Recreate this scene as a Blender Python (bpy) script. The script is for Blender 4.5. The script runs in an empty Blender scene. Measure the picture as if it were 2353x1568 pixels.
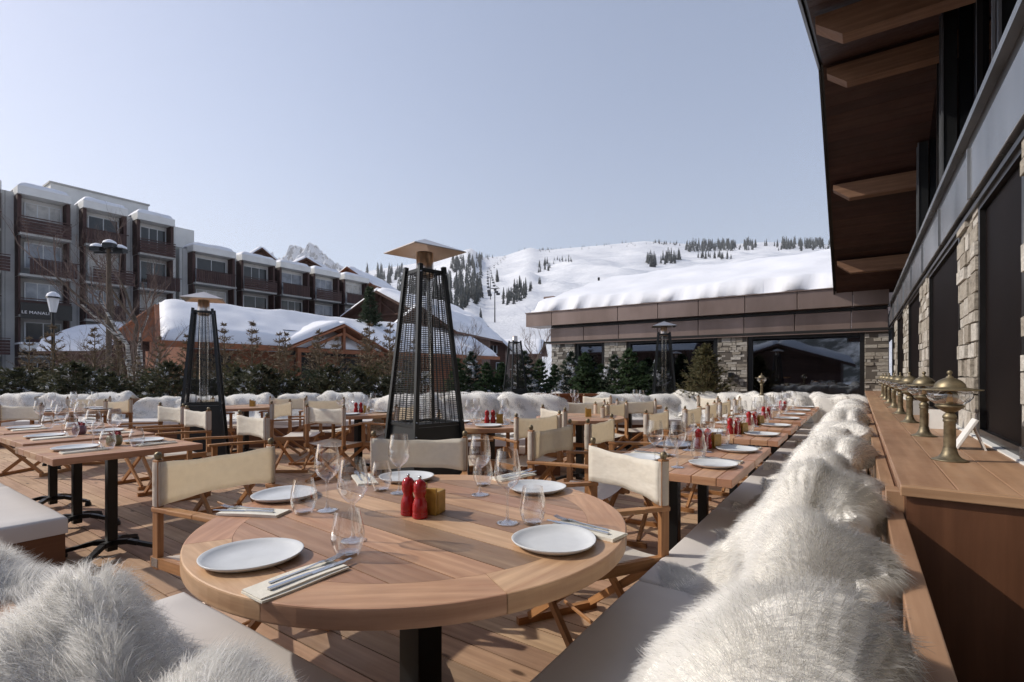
import bpy, math, random
import numpy as np
from mathutils import Vector, Matrix, noise

S = bpy.context.scene
random.seed(7); RNG = np.random.default_rng(7)
R = math.radians
# ------------------------------------------------------------------ camera
HC = 1.24; F = 1150.0; CX = 1176.5; HY = 860.0
cam_d = bpy.data.cameras.new('camera'); cam = bpy.data.objects.new('camera', cam_d)
S.collection.objects.link(cam); S.camera = cam
cam.location = (0, 0, HC); cam.rotation_euler = (R(90), 0, 0)
cam_d.sensor_width = 36; cam_d.lens = 36 * F / 2353
cam_d.shift_y = (HY - 784) / 2353
cam_d.clip_start = 0.03; cam_d.clip_end = 9000
# ------------------------------------------------------------------ world, sun, exposure
SUN_EL, SUN_AZ = 36.0, -80.0           # azimuth clockwise from +Y
w = bpy.data.worlds.new('World'); S.world = w; w.use_nodes = True
nt = w.node_tree; nt.nodes.clear()
out = nt.nodes.new('ShaderNodeOutputWorld'); bg = nt.nodes.new('ShaderNodeBackground')
sky = nt.nodes.new('ShaderNodeTexSky'); sky.sky_type = 'NISHITA'; sky.sun_disc = False
sky.sun_elevation = R(SUN_EL); sky.sun_rotation = R(SUN_AZ)
sky.altitude = 1500; sky.air_density = 1.15; sky.dust_density = 1.9; sky.ozone_density = 1.6
hs = nt.nodes.new('ShaderNodeHueSaturation'); hs.inputs['Saturation'].default_value = 0.92
hs.inputs['Value'].default_value = 1.0
mx = nt.nodes.new('ShaderNodeMixRGB'); mx.blend_type = 'MULTIPLY'; mx.inputs[0].default_value = 1
mx.inputs[2].default_value = (1.40, 1.25, 1.21, 1)
bg.inputs['Strength'].default_value = 0.15
gm = nt.nodes.new('ShaderNodeGamma'); gm.inputs['Gamma'].default_value = 0.80; nt.links.new(sky.outputs[0], gm.inputs['Color'])
nt.links.new(gm.outputs[0], hs.inputs['Color']); nt.links.new(hs.outputs[0], mx.inputs[1])
nt.links.new(mx.outputs[0], bg.inputs['Color']); nt.links.new(bg.outputs[0], out.inputs['Surface'])
sd = bpy.data.lights.new('sun', 'SUN'); sun = bpy.data.objects.new('sun', sd); S.collection.objects.link(sun)
sd.energy = 3.5; sd.angle = R(0.8); sd.color = (1.0, 0.93, 0.83)
_dir = Vector((math.sin(R(SUN_AZ)) * math.cos(R(SUN_EL)), math.cos(R(SUN_AZ)) * math.cos(R(SUN_EL)), math.sin(R(SUN_EL))))
sun.rotation_euler = (-_dir).to_track_quat('-Z', 'Y').to_euler()
S.view_settings.view_transform = 'Standard'; S.view_settings.look = 'None'
S.view_settings.exposure = 0.46; S.view_settings.gamma = 1.0
S.cycles.max_bounces = 10; S.cycles.transparent_max_bounces = 24
S.cycles.caustics_reflective = False; S.cycles.caustics_refractive = False
# ------------------------------------------------------------------ frames
A = R(34.7); SA, CA = math.sin(A), math.cos(A)
def UV(u, v, z=0.0): return Vector((u * SA + v * CA, u * CA - v * SA, z))     # u along the terrace, v to the right
def PX(px, py, z):                                                            # photo pixel -> point on the level plane z
    Y = (HC - z) * F / (py - HY); return Vector(((px - CX) / F * Y, Y, z))
def face(dx, dy): return math.atan2(dy, dx) - math.pi / 2                      # rotation that turns local +Y to (dx,dy)
FU, FV = (SA, CA), (CA, -SA)
def neg(d): return (-d[0], -d[1])

# ------------------------------------------------------------------ materials
MAT = {}
def nodes(name):
    m = bpy.data.materials.new(name); m.use_nodes = True; t = m.node_tree
    b = t.nodes['Principled BSDF']; MAT[name] = m
    return m, t, b
def N(t, ty, **k):
    n = t.nodes.new(ty)
    for a, v in k.items():
        if a.startswith('i_'): n.inputs[a[2:].replace('_', ' ')].default_value = v
        else: setattr(n, a, v)
    return n
def ramp(t, fac, cols):
    r = t.nodes.new('ShaderNodeValToRGB'); e = r.color_ramp.elements
    while len(e) < len(cols): e.new(0.5)
    for i, (p, c) in enumerate(cols): e[i].position = p; e[i].color = (*c, 1)
    t.links.new(fac, r.inputs[0]); return r.outputs[0]
def mixc(t, f, a, b, mode='MIX'):
    n = t.nodes.new('ShaderNodeMixRGB'); n.blend_type = mode
    for i, x in ((0, f), (1, a), (2, b)):
        if isinstance(x, (int, float)): n.inputs[i].default_value = x
        elif isinstance(x, tuple): n.inputs[i].default_value = (*x, 1)
        else: t.links.new(x, n.inputs[i])
    return n.outputs[0]
def bump(t, b, h, s, d=0.01):
    n = t.nodes.new('ShaderNodeBump'); n.inputs['Strength'].default_value = s; n.inputs['Distance'].default_value = d
    t.links.new(h, n.inputs['Height']); t.links.new(n.outputs[0], b.inputs['Normal'])
def coords(t, kind='Object', scale=(1, 1, 1), rot=(0, 0, 0), loc=None):
    c = t.nodes.new('ShaderNodeTexCoord'); mp = t.nodes.new('ShaderNodeMapping')
    mp.inputs['Scale'].default_value = scale; mp.inputs['Rotation'].default_value = rot
    t.links.new(c.outputs[kind], mp.inputs[0])
    if loc is not None: t.links.new(loc, mp.inputs['Location'])
    return mp.outputs[0]
def noisef(t, vec, scale, detail=4, rough=0.55):
    n = N(t, 'ShaderNodeTexNoise'); n.inputs['Scale'].default_value = scale
    n.inputs['Detail'].default_value = detail; n.inputs['Roughness'].default_value = rough
    t.links.new(vec, n.inputs['Vector']); return n.outputs[0]
def plain(name, col, rough=0.5, metal=0.0, var=0.12, vs=8.0, spec=None, bmp=0.0):
    m, t, b = nodes(name); v = noisef(t, coords(t), vs, 5)
    lo = tuple(c * (1 - var) for c in col); hi = tuple(min(1, c * (1 + var)) for c in col)
    t.links.new(ramp(t, v, [(0.3, lo), (0.7, hi)]), b.inputs['Base Color'])
    b.inputs['Roughness'].default_value = rough; b.inputs['Metallic'].default_value = metal
    if spec is not None: b.inputs['Specular IOR Level'].default_value = spec
    if bmp: bump(t, b, noisef(t, coords(t), vs * 6, 6), bmp)
    return m
def wood(name, dark, light, rough=0.5, isl=0.35, grain=(2.2, 26), knots=False, bmp=0.15, bleach=None):
    """grain runs along UV x (metres); every board (mesh island) has its own tint and grain offset"""
    m, t, b = nodes(name)
    g = N(t, 'ShaderNodeNewGeometry'); rnd = g.outputs['Random Per Island']
    off = N(t, 'ShaderNodeMath', operation='MULTIPLY'); off.inputs[1].default_value = 37.0; t.links.new(rnd, off.inputs[0])
    cmb = N(t, 'ShaderNodeCombineXYZ'); t.links.new(off.outputs[0], cmb.inputs[0]); t.links.new(off.outputs[0], cmb.inputs[2])
    vec = coords(t, 'UV', (grain[0], grain[1], 1), loc=cmb.outputs[0])
    n1 = noisef(t, vec, 1.0, 8, 0.6)
    vec2 = coords(t, 'UV', (grain[0] * .5, grain[1] * .18, 1), loc=cmb.outputs[0])
    wv = N(t, 'ShaderNodeTexWave', bands_direction='Y'); wv.inputs['Scale'].default_value = 1.3
    wv.inputs['Distortion'].default_value = 7; wv.inputs['Detail'].default_value = 3; t.links.new(vec2, wv.inputs['Vector'])
    base = ramp(t, n1, [(0.28, dark), (0.72, light)])
    mid = tuple((p + q) / 2 * .82 for p, q in zip(dark, light))
    c = mixc(t, wv.outputs['Fac'], base, mixc(t, 0.45, base, mid))
    tint = ramp(t, rnd, [(0.0, (1 - isl,) * 3), (0.35, (1, 1 - isl * .35, 1 - isl * .3)), (0.7, (1 + isl * .3, 1 + isl * .15, 1)), (1.0, (1 + isl * .5, 1 + isl * .55, 1 + isl * .45))])
    c = mixc(t, 1.0, c, tint, 'MULTIPLY')
    if knots:
        vo = N(t, 'ShaderNodeTexVoronoi'); vo.inputs['Scale'].default_value = 1.0
        t.links.new(coords(t, 'UV', (2.6, 7.0, 1), loc=cmb.outputs[0]), vo.inputs['Vector'])
        kf = ramp(t, vo.outputs['Distance'], [(0.06, (1, 1, 1)), (0.13, (0, 0, 0))])
        c = mixc(t, kf, c, (dark[0] * .35, dark[1] * .3, dark[2] * .25))
    # wear and stains
    st = ramp(t, noisef(t, coords(t, 'Object'), 2.3, 6), [(0.35, (0.82, 0.80, 0.78)), (0.6, (1, 1, 1))])
    c = mixc(t, 1.0, c, st, 'MULTIPLY')
    t.links.new(c, b.inputs['Base Color'])
    rg = N(t, 'ShaderNodeMapRange'); rg.inputs['To Min'].default_value = rough * .7; rg.inputs['To Max'].default_value = rough * 1.45; t.links.new(noisef(t, coords(t, 'Object', (1, 1, 1)), 7, 8, .7), rg.inputs['Value']); t.links.new(rg.outputs[0], b.inputs['Roughness'])
    b.inputs['Specular IOR Level'].default_value = 0.35
    bump(t, b, n1, bmp, 0.004)
    return m
wood('table_wood', (0.37, 0.205, 0.115), (0.62, 0.42, 0.26), 0.40, 0.42, (3, 34))
wood('chair_wood', (0.26, 0.12, 0.045), (0.50, 0.27, 0.12), 0.42, 0.18, (4, 60))
wood('deck_wood', (0.32, 0.205, 0.13), (0.54, 0.385, 0.25), 0.62, 0.34, (1.6, 30), knots=True, bmp=0.3)
wood('counter_wood', (0.28, 0.16, 0.09), (0.47, 0.31, 0.19), 0.40, 0.22, (1.6, 22))
wood('panel_wood', (0.085, 0.036, 0.018), (0.17, 0.08, 0.042), 0.42, 0.22, (1.2, 18))
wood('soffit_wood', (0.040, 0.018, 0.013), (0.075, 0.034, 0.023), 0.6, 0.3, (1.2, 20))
wood('beam_wood', (0.15, 0.08, 0.045), (0.26, 0.15, 0.09), 0.6, 0.15, (1.5, 24))
wood('chalet_wood', (0.16, 0.055, 0.022), (0.29, 0.108, 0.044), 0.6, 0.25, (1.0, 12))
wood('dark_chalet_wood', (0.065, 0.034, 0.024), (0.13, 0.068, 0.048), 0.65, 0.25, (1.0, 12))
wood('balcony_wood', (0.040, 0.021, 0.019), (0.070, 0.034, 0.030), 0.6, 0.3, (1.0, 12))
plain('black_iron', (0.012, 0.013, 0.014), 0.38, 0.3, 0.2)
plain('heater_paint', (0.020, 0.023, 0.025), 0.42, 0.2, 0.15)
plain('steel', (0.55, 0.56, 0.58), 0.22, 1.0, 0.08)
plain('hood_metal', (0.62, 0.55, 0.48), 0.28, 1.0, 0.12, 5)
plain('brass', (0.20, 0.165, 0.105), 0.50, 0.7, 0.45, 26)
plain('red_lacquer', (0.36, 0.012, 0.014), 0.12, 0.0, 0.1)
plain('ochre_wood', (0.42, 0.24, 0.045), 0.35, 0.0, 0.2, 30)
plain('porcelain', (0.62, 0.63, 0.63), 0.32, 0.0, 0.05, 20)
plain('napkin_cloth', (0.74, 0.70, 0.60), 0.9, 0.0, 0.06, 30, bmp=0.2)
plain('grey_vinyl', (0.56, 0.53, 0.505), 0.62, 0.0, 0.05, 3)
plain('brown_panel', (0.0075, 0.005, 0.0045), 0.6, 0.0, 0.25, 2, spec=.06)
plain('snow', (0.80, 0.81, 0.84), 0.75, 0.0, 0.03, 1.5)
plain('snow_roof', (0.74, 0.75, 0.785), 0.75, 0.0, 0.05, 0.6, bmp=0.3)
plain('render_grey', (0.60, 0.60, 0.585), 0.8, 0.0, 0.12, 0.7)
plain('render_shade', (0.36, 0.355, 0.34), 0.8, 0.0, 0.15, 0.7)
plain('parapet_white', (0.66, 0.66, 0.64), 0.8, 0.0, 0.08, 1)
plain('window_white', (0.62, 0.64, 0.66), 0.5, 0.0, 0.05, 3)
plain('dark_interior', (0.012, 0.011, 0.011), 0.8, 0.0, 0.3)
plain('dark_frame', (0.016, 0.015, 0.015), 0.35, 0.3, 0.2)
plain('menu_white', (0.72, 0.71, 0.68), 0.6)
plain('terracotta', (0.26, 0.07, 0.04), 0.7)
plain('pot_purple', (0.20, 0.10, 0.13), 0.4)
plain('pot_green', (0.24, 0.20, 0.09), 0.4)
plain('flower_red', (0.30, 0.01, 0.015), 0.6)
plain('lamp_core', (0.55, 0.33, 0.12), 0.4, 0.4)
plain('cream_lens', (0.55, 0.54, 0.50), 0.3)
plain('bark', (0.09, 0.065, 0.045), 0.9, 0, 0.3, 12)
plain('bark_tan', (0.19, 0.135, 0.078), 0.85, 0, 0.25, 14)
plain('twig', (0.15, 0.105, 0.085), 0.9, 0, 0.3, 6)
plain('cable', (0.03, 0.03, 0.035), 0.6)
plain('sign_letters', (0.75, 0.72, 0.72), 0.5)
# fascia copper/bronze sheet
def sheet(name, c1, c2, rough):
    m, t, b = nodes(name); g = N(t, 'ShaderNodeNewGeometry')
    n = noisef(t, coords(t, 'Object', (1, 1, .35)), 1.6, 4)
    c = ramp(t, n, [(0.3, c1), (0.7, c2)])
    c = mixc(t, 1.0, c, ramp(t, g.outputs['Random Per Island'], [(0, (.88, .88, .88)), (1, (1.08, 1.06, 1.04))]), 'MULTIPLY')
    t.links.new(c, b.inputs['Base Color']); b.inputs['Metallic'].default_value = 0.55
    b.inputs['Roughness'].default_value = rough; bump(t, b, n, 0.25, 0.02)
sheet('bronze_sheet', (0.20, 0.145, 0.12), (0.31, 0.235, 0.205), 0.40)
sheet('zinc_sheet', (0.10, 0.107, 0.12), (0.36, 0.38, 0.41), 0.27)  # strong tone contrast paints streaky reflections into the zinc colour
# dry-stone blocks: every stone is an island with its own colour
def stone():
    m, t, b = nodes('dry_stone'); g = N(t, 'ShaderNodeNewGeometry')
    c = ramp(t, g.outputs['Random Per Island'], [(0, (.27, .24, .20)), (.35, (.38, .35, .30)), (.7, (.46, .435, .39)), (1, (.55, .53, .49))])
    n = noisef(t, coords(t, 'Object', (1, 1, 2.2)), 16, 8, .65)
    c = mixc(t, 1.0, c, ramp(t, n, [(.3, (.62, .60, .58)), (.7, (1.15, 1.13, 1.1))]), 'MULTIPLY')
    t.links.new(c, b.inputs['Base Color']); b.inputs['Roughness'].default_value = .9; bump(t, b, n, .8, .015)
    plain('mortar', (.11, .095, .08), .95)
stone()
# thin glass: clear with a Fresnel sheen (no ray-type switches)
def glass(name, tint, edge=0.85, base=0.03, gl=(1, 1, 1), blend=0.35):
    m = bpy.data.materials.new(name); m.use_nodes = True; t = m.node_tree; t.nodes.clear(); MAT[name] = m
    o = N(t, 'ShaderNodeOutputMaterial'); tr = N(t, 'ShaderNodeBsdfTransparent'); tr.inputs[0].default_value = (*tint, 1)
    g = N(t, 'ShaderNodeBsdfGlossy'); g.inputs['Roughness'].default_value = 0.02; g.inputs['Color'].default_value = (*gl, 1)
    lw = N(t, 'ShaderNodeLayerWeight'); lw.inputs['Blend'].default_value = blend
    mr = N(t, 'ShaderNodeMapRange'); mr.inputs['To Min'].default_value = base; mr.inputs['To Max'].default_value = edge
    t.links.new(lw.outputs['Facing'], mr.inputs['Value'])
    mxs = N(t, 'ShaderNodeMixShader'); t.links.new(mr.outputs[0], mxs.inputs[0]); t.links.new(tr.outputs[0], mxs.inputs[1]); t.links.new(g.outputs[0], mxs.inputs[2])
    t.links.new(mxs.outputs[0], o.inputs['Surface'])
glass('clear_glass', (0.955, 0.96, 0.965), 0.95, 0.06, (1, 1, 1), 0.30)
glass('lamp_glass', (0.90, 0.91, 0.92), 0.95, 0.16, (1, 1, 1), 0.35)
glass('tube_glass', (0.93, 0.94, 0.94), 0.6, 0.08)
glass('window_glass', (0.16, 0.165, 0.18), 0.55, 0.17, (0.80, 0.88, 1.0), 0.25)
# canvas (lets some light through)
def cloth(name, col, trans=0.35, weave=900):
    m = bpy.data.materials.new(name); m.use_nodes = True; t = m.node_tree; MAT[name] = m
    b = t.nodes['Principled BSDF']; o = t.nodes['Material Output']
    n = noisef(t, coords(t), 30, 6)
    c = ramp(t, n, [(0.3, tuple(x * .93 for x in col)), (0.7, col)])
    t.links.new(c, b.inputs['Base Color']); b.inputs['Roughness'].default_value = 0.9; b.inputs['Specular IOR Level'].default_value = 0.1
    tr = N(t, 'ShaderNodeBsdfTranslucent'); t.links.new(mixc(t, 1, c, (1.0, .94, .84) if name == 'canvas' else (1, .99, .975), 'MULTIPLY'), tr.inputs[0])
    mxs = N(t, 'ShaderNodeMixShader'); mxs.inputs[0].default_value = trans
    t.links.new(b.outputs[0], mxs.inputs[1]); t.links.new(tr.outputs[0], mxs.inputs[2]); t.links.new(mxs.outputs[0], o.inputs['Surface'])
    if name == 'canvas':
        oi = N(t, 'ShaderNodeObjectInfo'); cv = N(t, 'ShaderNodeCombineXYZ'); mm_ = N(t, 'ShaderNodeMath', operation='MULTIPLY'); mm_.inputs[1].default_value = 50; t.links.new(oi.outputs['Random'], mm_.inputs[0]); t.links.new(mm_.outputs[0], cv.inputs[0]); t.links.new(mm_.outputs[0], cv.inputs[1])
        wr = noisef(t, coords(t, 'Object', (3, 3, 7), loc=cv.outputs[0]), 1.6, 3, .5)
        c2 = mixc(t, 1, c, ramp(t, oi.outputs['Random'], [(0, (.86, .84, .80)), (1, (1.03, 1.03, 1.04))]), 'MULTIPLY'); t.links.new(c2, b.inputs['Base Color'])
        bump(t, b, wr, .8, .02)
    else: bump(t, b, n, 0.3, 0.003)
cloth('canvas', (0.93, 0.90, 0.825), 0.45)
cloth('fleece', (0.97, 0.96, 0.94), 0.55)
cloth('hide_fleece', (0.92, 0.895, 0.84), 0.25)
_t = MAT['fleece'].node_tree; _o = _t.nodes['Material Output']; _s = _o.inputs['Surface'].links[0].from_socket
_tp = N(_t, 'ShaderNodeBsdfTransparent'); _m = N(_t, 'ShaderNodeMixShader'); _m.inputs[0].default_value = 0.50
_t.links.new(_s, _m.inputs[1]); _t.links.new(_tp.outputs[0], _m.inputs[2]); _t.links.new(_m.outputs[0], _o.inputs['Surface'])
# foliage
def leaf(name, c1, c2, snow=0.0, trans=0.25):
    m = bpy.data.materials.new(name); m.use_nodes = True; t = m.node_tree; MAT[name] = m
    b = t.nodes['Principled BSDF']; o = t.nodes['Material Output']
    g = N(t, 'ShaderNodeNewGeometry')
    c = ramp(t, g.outputs['Random Per Island'], [(0.0, c1), (1.0, c2)])
    if snow:
        c = mixc(t, ramp(t, noisef(t, coords(t), 4.5, 5), [(0.62 - snow * .2, (0, 0, 0)), (0.66 - snow * .2, (1, 1, 1))]), c, (0.80, 0.82, 0.86))
    t.links.new(c, b.inputs['Base Color']); b.inputs['Roughness'].default_value = 0.75
    tr = N(t, 'ShaderNodeBsdfTranslucent'); t.links.new(c, tr.inputs[0])
    mxs = N(t, 'ShaderNodeMixShader'); mxs.inputs[0].default_value = trans
    t.links.new(b.outputs[0], mxs.inputs[1]); t.links.new(tr.outputs[0], mxs.inputs[2]); t.links.new(mxs.outputs[0], o.inputs['Surface'])
leaf('needles_dark', (0.020, 0.035, 0.018), (0.060, 0.080, 0.035))
leaf('needles_green', (0.022, 0.050, 0.018), (0.065, 0.110, 0.038))
leaf('needles_olive', (0.055, 0.060, 0.022), (0.14, 0.12, 0.05))
leaf('needles_hedge', (0.028, 0.040, 0.018), (0.10, 0.095, 0.045), 0.12)
leaf('needles_brown', (0.10, 0.065, 0.03), (0.25, 0.17, 0.085))
leaf('needles_snowy', (0.022, 0.040, 0.022), (0.060, 0.085, 0.045), 0.35)
leaf('far_needles', (0.035, 0.042, 0.04), (0.085, 0.092, 0.09), 0.0, 0.0)

# ------------------------------------------------------------------ mesh builder
class MB:
    def __init__(s): s.v = []; s.f = []; s.uv = []
    def quad_uv(s, pts, uvs):
        i = len(s.v); s.v += [tuple(p) for p in pts]; s.f.append(tuple(range(i, i + len(pts)))); s.uv += list(uvs)
    def box(s, c, d, rz=0.0, M=None, tp=1.0):
        """box centred at c, size d; grain UV along its longest side; tp tapers the top"""
        hx, hy, hz = d[0] / 2, d[1] / 2, d[2] / 2; c = Vector(c)
        P = [Vector((x * hx * (tp if z > 0 else 1), y * hy * (tp if z > 0 else 1), z * hz)) for z in (-1, 1) for y in (-1, 1) for x in (-1, 1)]
        L = [p.copy() for p in P]
        if M is not None: P = [M @ p for p in P]
        elif rz: Q = Matrix.Rotation(rz, 3, 'Z'); P = [Q @ p for p in P]
        i = len(s.v); s.v += [tuple(p + c) for p in P]
        ax = max(range(3), key=lambda k: d[k])
        for q in ((0, 2, 3, 1), (4, 5, 7, 6), (0, 1, 5, 4), (2, 6, 7, 3), (0, 4, 6, 2), (1, 3, 7, 5)):
            s.f.append(tuple(i + k for k in q))
            n = (L[q[1]] - L[q[0]]).cross(L[q[2]] - L[q[0]]); na = max(range(3), key=lambda k: abs(n[k]))
            o = [k for k in range(3) if k != na]
            if ax in o: o = [ax] + [k for k in o if k != ax]
            s.uv += [(L[k][o[0]] + c[o[0]] * .37, L[k][o[1]] + c[o[1]] * .61 + c[2] * .3) for k in q]
        return s
    def sbox(s, c, d, M=None, rz=0.0):
        """box whose UV follow world metres (x+y, z): for masonry"""
        n0 = len(s.uv); f0 = len(s.f); s.box(c, d, rz, M)
        k = n0
        for f in s.f[f0:]:
            a, b_, c_ = (Vector(s.v[f[j]]) for j in (0, 1, 2)); n = (b_ - a).cross(c_ - a)
            na = max(range(3), key=lambda q: abs(n[q]))
            for idx in f:
                p = s.v[idx]
                s.uv[k] = (p[1], p[2]) if na == 0 else ((p[0], p[2]) if na == 1 else (p[0], p[1])); k += 1
        return s
    def stones(s, x0, x1, y0, y1, z0, z1, faces, seed=1, dep=.05, hs=(.05, .13), ws=(.09, .34)):
        """dry-laid blocks over the chosen faces of a block ('-x', '+x', '-y', '+y')"""
        g = random.Random(seed)
        for fc in faces:
            L0, L1 = (y0, y1) if 'x' in fc else (x0, x1); z = z0
            while z < z1 - .01:
                h = min(g.uniform(*hs), z1 - z); h = z1 - z if z1 - z - h < .04 else h; l = L0 - g.uniform(0, .12)
                while l < L1 - .005:
                    w_ = g.uniform(*ws); a, b_ = max(L0, l) + .004, min(L1, l + w_) - .004; l += w_
                    if L1 - l < .05: b_ = L1 - .004; l = L1
                    if b_ - a < .02: continue
                    pr = g.uniform(.004, .026); zz0, zz1 = z + .004, z + h - .004; i = len(s.v)
                    for d in (pr, -dep):
                        for q, zq in ((a, zz0), (b_, zz0), (b_, zz1), (a, zz1)):
                            jx, jz = (g.uniform(-.004, .004), g.uniform(-.004, .004)) if d > 0 else (0, 0)
                            k = .004 if d > 0 else 0; qq = q + jx + (k if q == a else -k); zq2 = zq + jz
                            if fc == '-x': s.v.append((x0 - d, qq, zq2))
                            elif fc == '+x': s.v.append((x1 + d, qq, zq2))
                            elif fc == '-y': s.v.append((qq, y0 - d, zq2))
                            else: s.v.append((qq, y1 + d, zq2))
                    F_ = [(0, 1, 2, 3), (0, 4, 5, 1), (1, 5, 6, 2), (2, 6, 7, 3), (3, 7, 4, 0)]
                    if fc in ('-y', '+x'): pass
                    else: F_ = [tuple(reversed(f)) for f in F_]
                    s.f += [tuple(i + x for x in f) for f in F_]; s.uv += [(0, 0)] * 20
                z += h
        return s
    def bar(s, a, b, w, h=None, up=(0, 0, 1), tp=1.0):
        a, b = Vector(a), Vector(b); h = h or w; d = b - a; L = d.length
        if L < 1e-6: return s
        z = d / L; u = Vector(up)
        if abs(z.dot(u)) > 0.98: u = Vector((1, 0, 0))
        x = u.cross(z).normalized(); y = z.cross(x)
        M = Matrix((x, y, z)).transposed()
        return s.box((a + b) / 2, (w, h, L), M=M, tp=tp)
    def tube(s, pts, r, n=8, cap=True):
        pts = [Vector(p) for p in pts]; m = len(pts)
        rr = r if isinstance(r, (list, tuple)) else [r] * m
        i0 = len(s.v); ln = 0; prev = None
        for k, p in enumerate(pts):
            d = (pts[min(k + 1, m - 1)] - pts[max(k - 1, 0)]).normalized()
            u = Vector((0, 0, 1)) if abs(d.z) < .95 else Vector((1, 0, 0))
            if prev is not None: u = prev
            x = (u - d * u.dot(d)); x = x.normalized() if x.length > 1e-6 else Vector((1, 0, 0)).cross(d).normalized()
            prev = x; y = d.cross(x)
            for j in range(n):
                a = 2 * math.pi * j / n; s.v.append(tuple(p + (x * math.cos(a) + y * math.sin(a)) * rr[k]))
        acc = 0
        for k in range(m - 1):
            l = (pts[k + 1] - pts[k]).length
            for j in range(n):
                q = (i0 + k * n + j, i0 + k * n + (j + 1) % n, i0 + (k + 1) * n + (j + 1) % n, i0 + (k + 1) * n + j)
                s.f.append(q); s.uv += [(acc, j * .02), (acc, j * .02 + .02), (acc + l, j * .02 + .02), (acc + l, j * .02)]
            acc += l
        if cap:
            s.f.append(tuple(i0 + j for j in reversed(range(n)))); s.uv += [(0, 0)] * n
            s.f.append(tuple(i0 + (m - 1) * n + j for j in range(n))); s.uv += [(0, 0)] * n
        return s
    def lathe(s, prof, n=24, c=(0, 0, 0), close=False, sx=1, sy=1):
        i0 = len(s.v); m = len(prof)
        for r, z in prof:
            for j in range(n):
                a = 2 * math.pi * j / n; s.v.append((c[0] + r * math.cos(a) * sx, c[1] + r * math.sin(a) * sy, c[2] + z))
        for k in range(m - 1):
            for j in range(n):
                s.f.append((i0 + k * n + j, i0 + k * n + (j + 1) % n, i0 + (k + 1) * n + (j + 1) % n, i0 + (k + 1) * n + j))
                s.uv += [(0, 0)] * 4
        if close:
            s.f.append(tuple(i0 + j for j in reversed(range(n)))); s.uv += [(0, 0)] * n
            s.f.append(tuple(i0 + (m - 1) * n + j for j in range(n))); s.uv += [(0, 0)] * n
        return s
    def prism(s, poly, z0, z1, uvang=0.0):
        """vertical prism over a polygon (ccw), own island"""
        i = len(s.v); n = len(poly); c, q = math.cos(uvang), math.sin(uvang)
        s.v += [(x, y, z0) for x, y in poly] + [(x, y, z1) for x, y in poly]
        U = lambda x, y: (x * c + y * q, -x * q + y * c)
        s.f.append(tuple(i + n + k for k in range(n))); s.uv += [U(*p) for p in poly]
        s.f.append(tuple(i + k for k in reversed(range(n)))); s.uv += [U(*p) for p in reversed(poly)]
        acc = 0
        for k in range(n):
            k2 = (k + 1) % n; l = math.dist(poly[k], poly[k2])
            s.f.append((i + k, i + k2, i + n + k2, i + n + k)); s.uv += [(acc, z0), (acc + l, z0), (acc + l, z1), (acc, z1)]; acc += l
        return s
    def build(s, name, mat, parent=None, smooth=False, loc=None, rz=None, bevel=0.0):
        me = bpy.data.meshes.new(name); me.from_pydata(s.v, [], s.f)
        ul = me.uv_layers.new(name='UVMap'); flat = [x for p in s.uv for x in p]
        if len(flat) == 2 * len(me.loops): ul.data.foreach_set('uv', flat)
        me.materials.append(MAT[mat] if isinstance(mat, str) else mat)
        if smooth: me.polygons.foreach_set('use_smooth', [True] * len(me.polygons))
        me.update(); o = bpy.data.objects.new(name, me); S.collection.objects.link(o)
        if parent is not None: o.parent = parent
        if loc is not None: o.location = loc
        if rz is not None: o.rotation_euler = (0, 0, rz)
        if bevel:
            b = o.modifiers.new('bevel', 'BEVEL'); b.width = bevel; b.segments = 2; b.limit_method = 'ANGLE'; b.angle_limit = R(50)
        return o
def tag(o, label=None, cat=None, group=None, kind=None):
    for k, v in (('label', label), ('category', cat), ('group', group), ('kind', kind)):
        if v: o[k] = v
    return o
def empty(name, loc=(0, 0, 0), rz=0.0):
    o = bpy.data.objects.new(name, None); S.collection.objects.link(o); o.empty_display_size = 0.1
    o.location = loc; o.rotation_euler = (0, 0, rz); return o
def copy_tree(o, parent=None):
    c = o.copy(); S.collection.objects.link(c); c.parent = parent
    for ch in [x for x in CH.get(o.name, [])]: copy_tree(ch, c)
    return c
CH = {}
def index_children(o):
    CH[o.name] = list(o.children)
    for c in o.children: index_children(c)
PROTO = {}
def put(kind, builder, loc, rz, label, cat, group=None, scale=None):
    """first use builds the thing, later uses copy it with all its parts"""
    if kind not in PROTO:
        bpy.context.view_layer.update(); o = builder(); index_children(o); PROTO[kind] = o
    else: o = copy_tree(PROTO[kind])
    o.location = loc; o.rotation_euler = (0, 0, rz)
    if scale: o.scale = scale if isinstance(scale, tuple) else (scale,) * 3
    elif o.scale[0] != 1: o.scale = (1, 1, 1)
    for k in ('group', 'label', 'category'):
        if k in o: del o[k]
    return tag(o, label, cat, group)
def np_mesh(name, verts, faces_list, mat, smooth=True):
    """verts (n,3); faces_list: list of int arrays (m,k)"""
    me = bpy.data.meshes.new(name); me.vertices.add(len(verts)); me.vertices.foreach_set('co', np.asarray(verts, np.float32).ravel())
    idx = np.concatenate([f.ravel() for f in faces_list]); tot = np.concatenate([np.full(len(f), f.shape[1]) for f in faces_list])
    st = np.concatenate([[0], np.cumsum(tot)[:-1]])
    me.loops.add(len(idx)); me.loops.foreach_set('vertex_index', idx.astype(np.int32))
    me.polygons.add(len(tot)); me.polygons.foreach_set('loop_start', st.astype(np.int32)); me.polygons.foreach_set('loop_total', tot.astype(np.int32))
    me.polygons.foreach_set('use_smooth', np.full(len(tot), smooth)); me.update(calc_edges=True); me.validate()
    me.materials.append(MAT[mat]); return me
def from_mesh(name, me, parent=None):
    o = bpy.data.objects.new(name, me); S.collection.objects.link(o)
    if parent is not None: o.parent = parent
    return o
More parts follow.
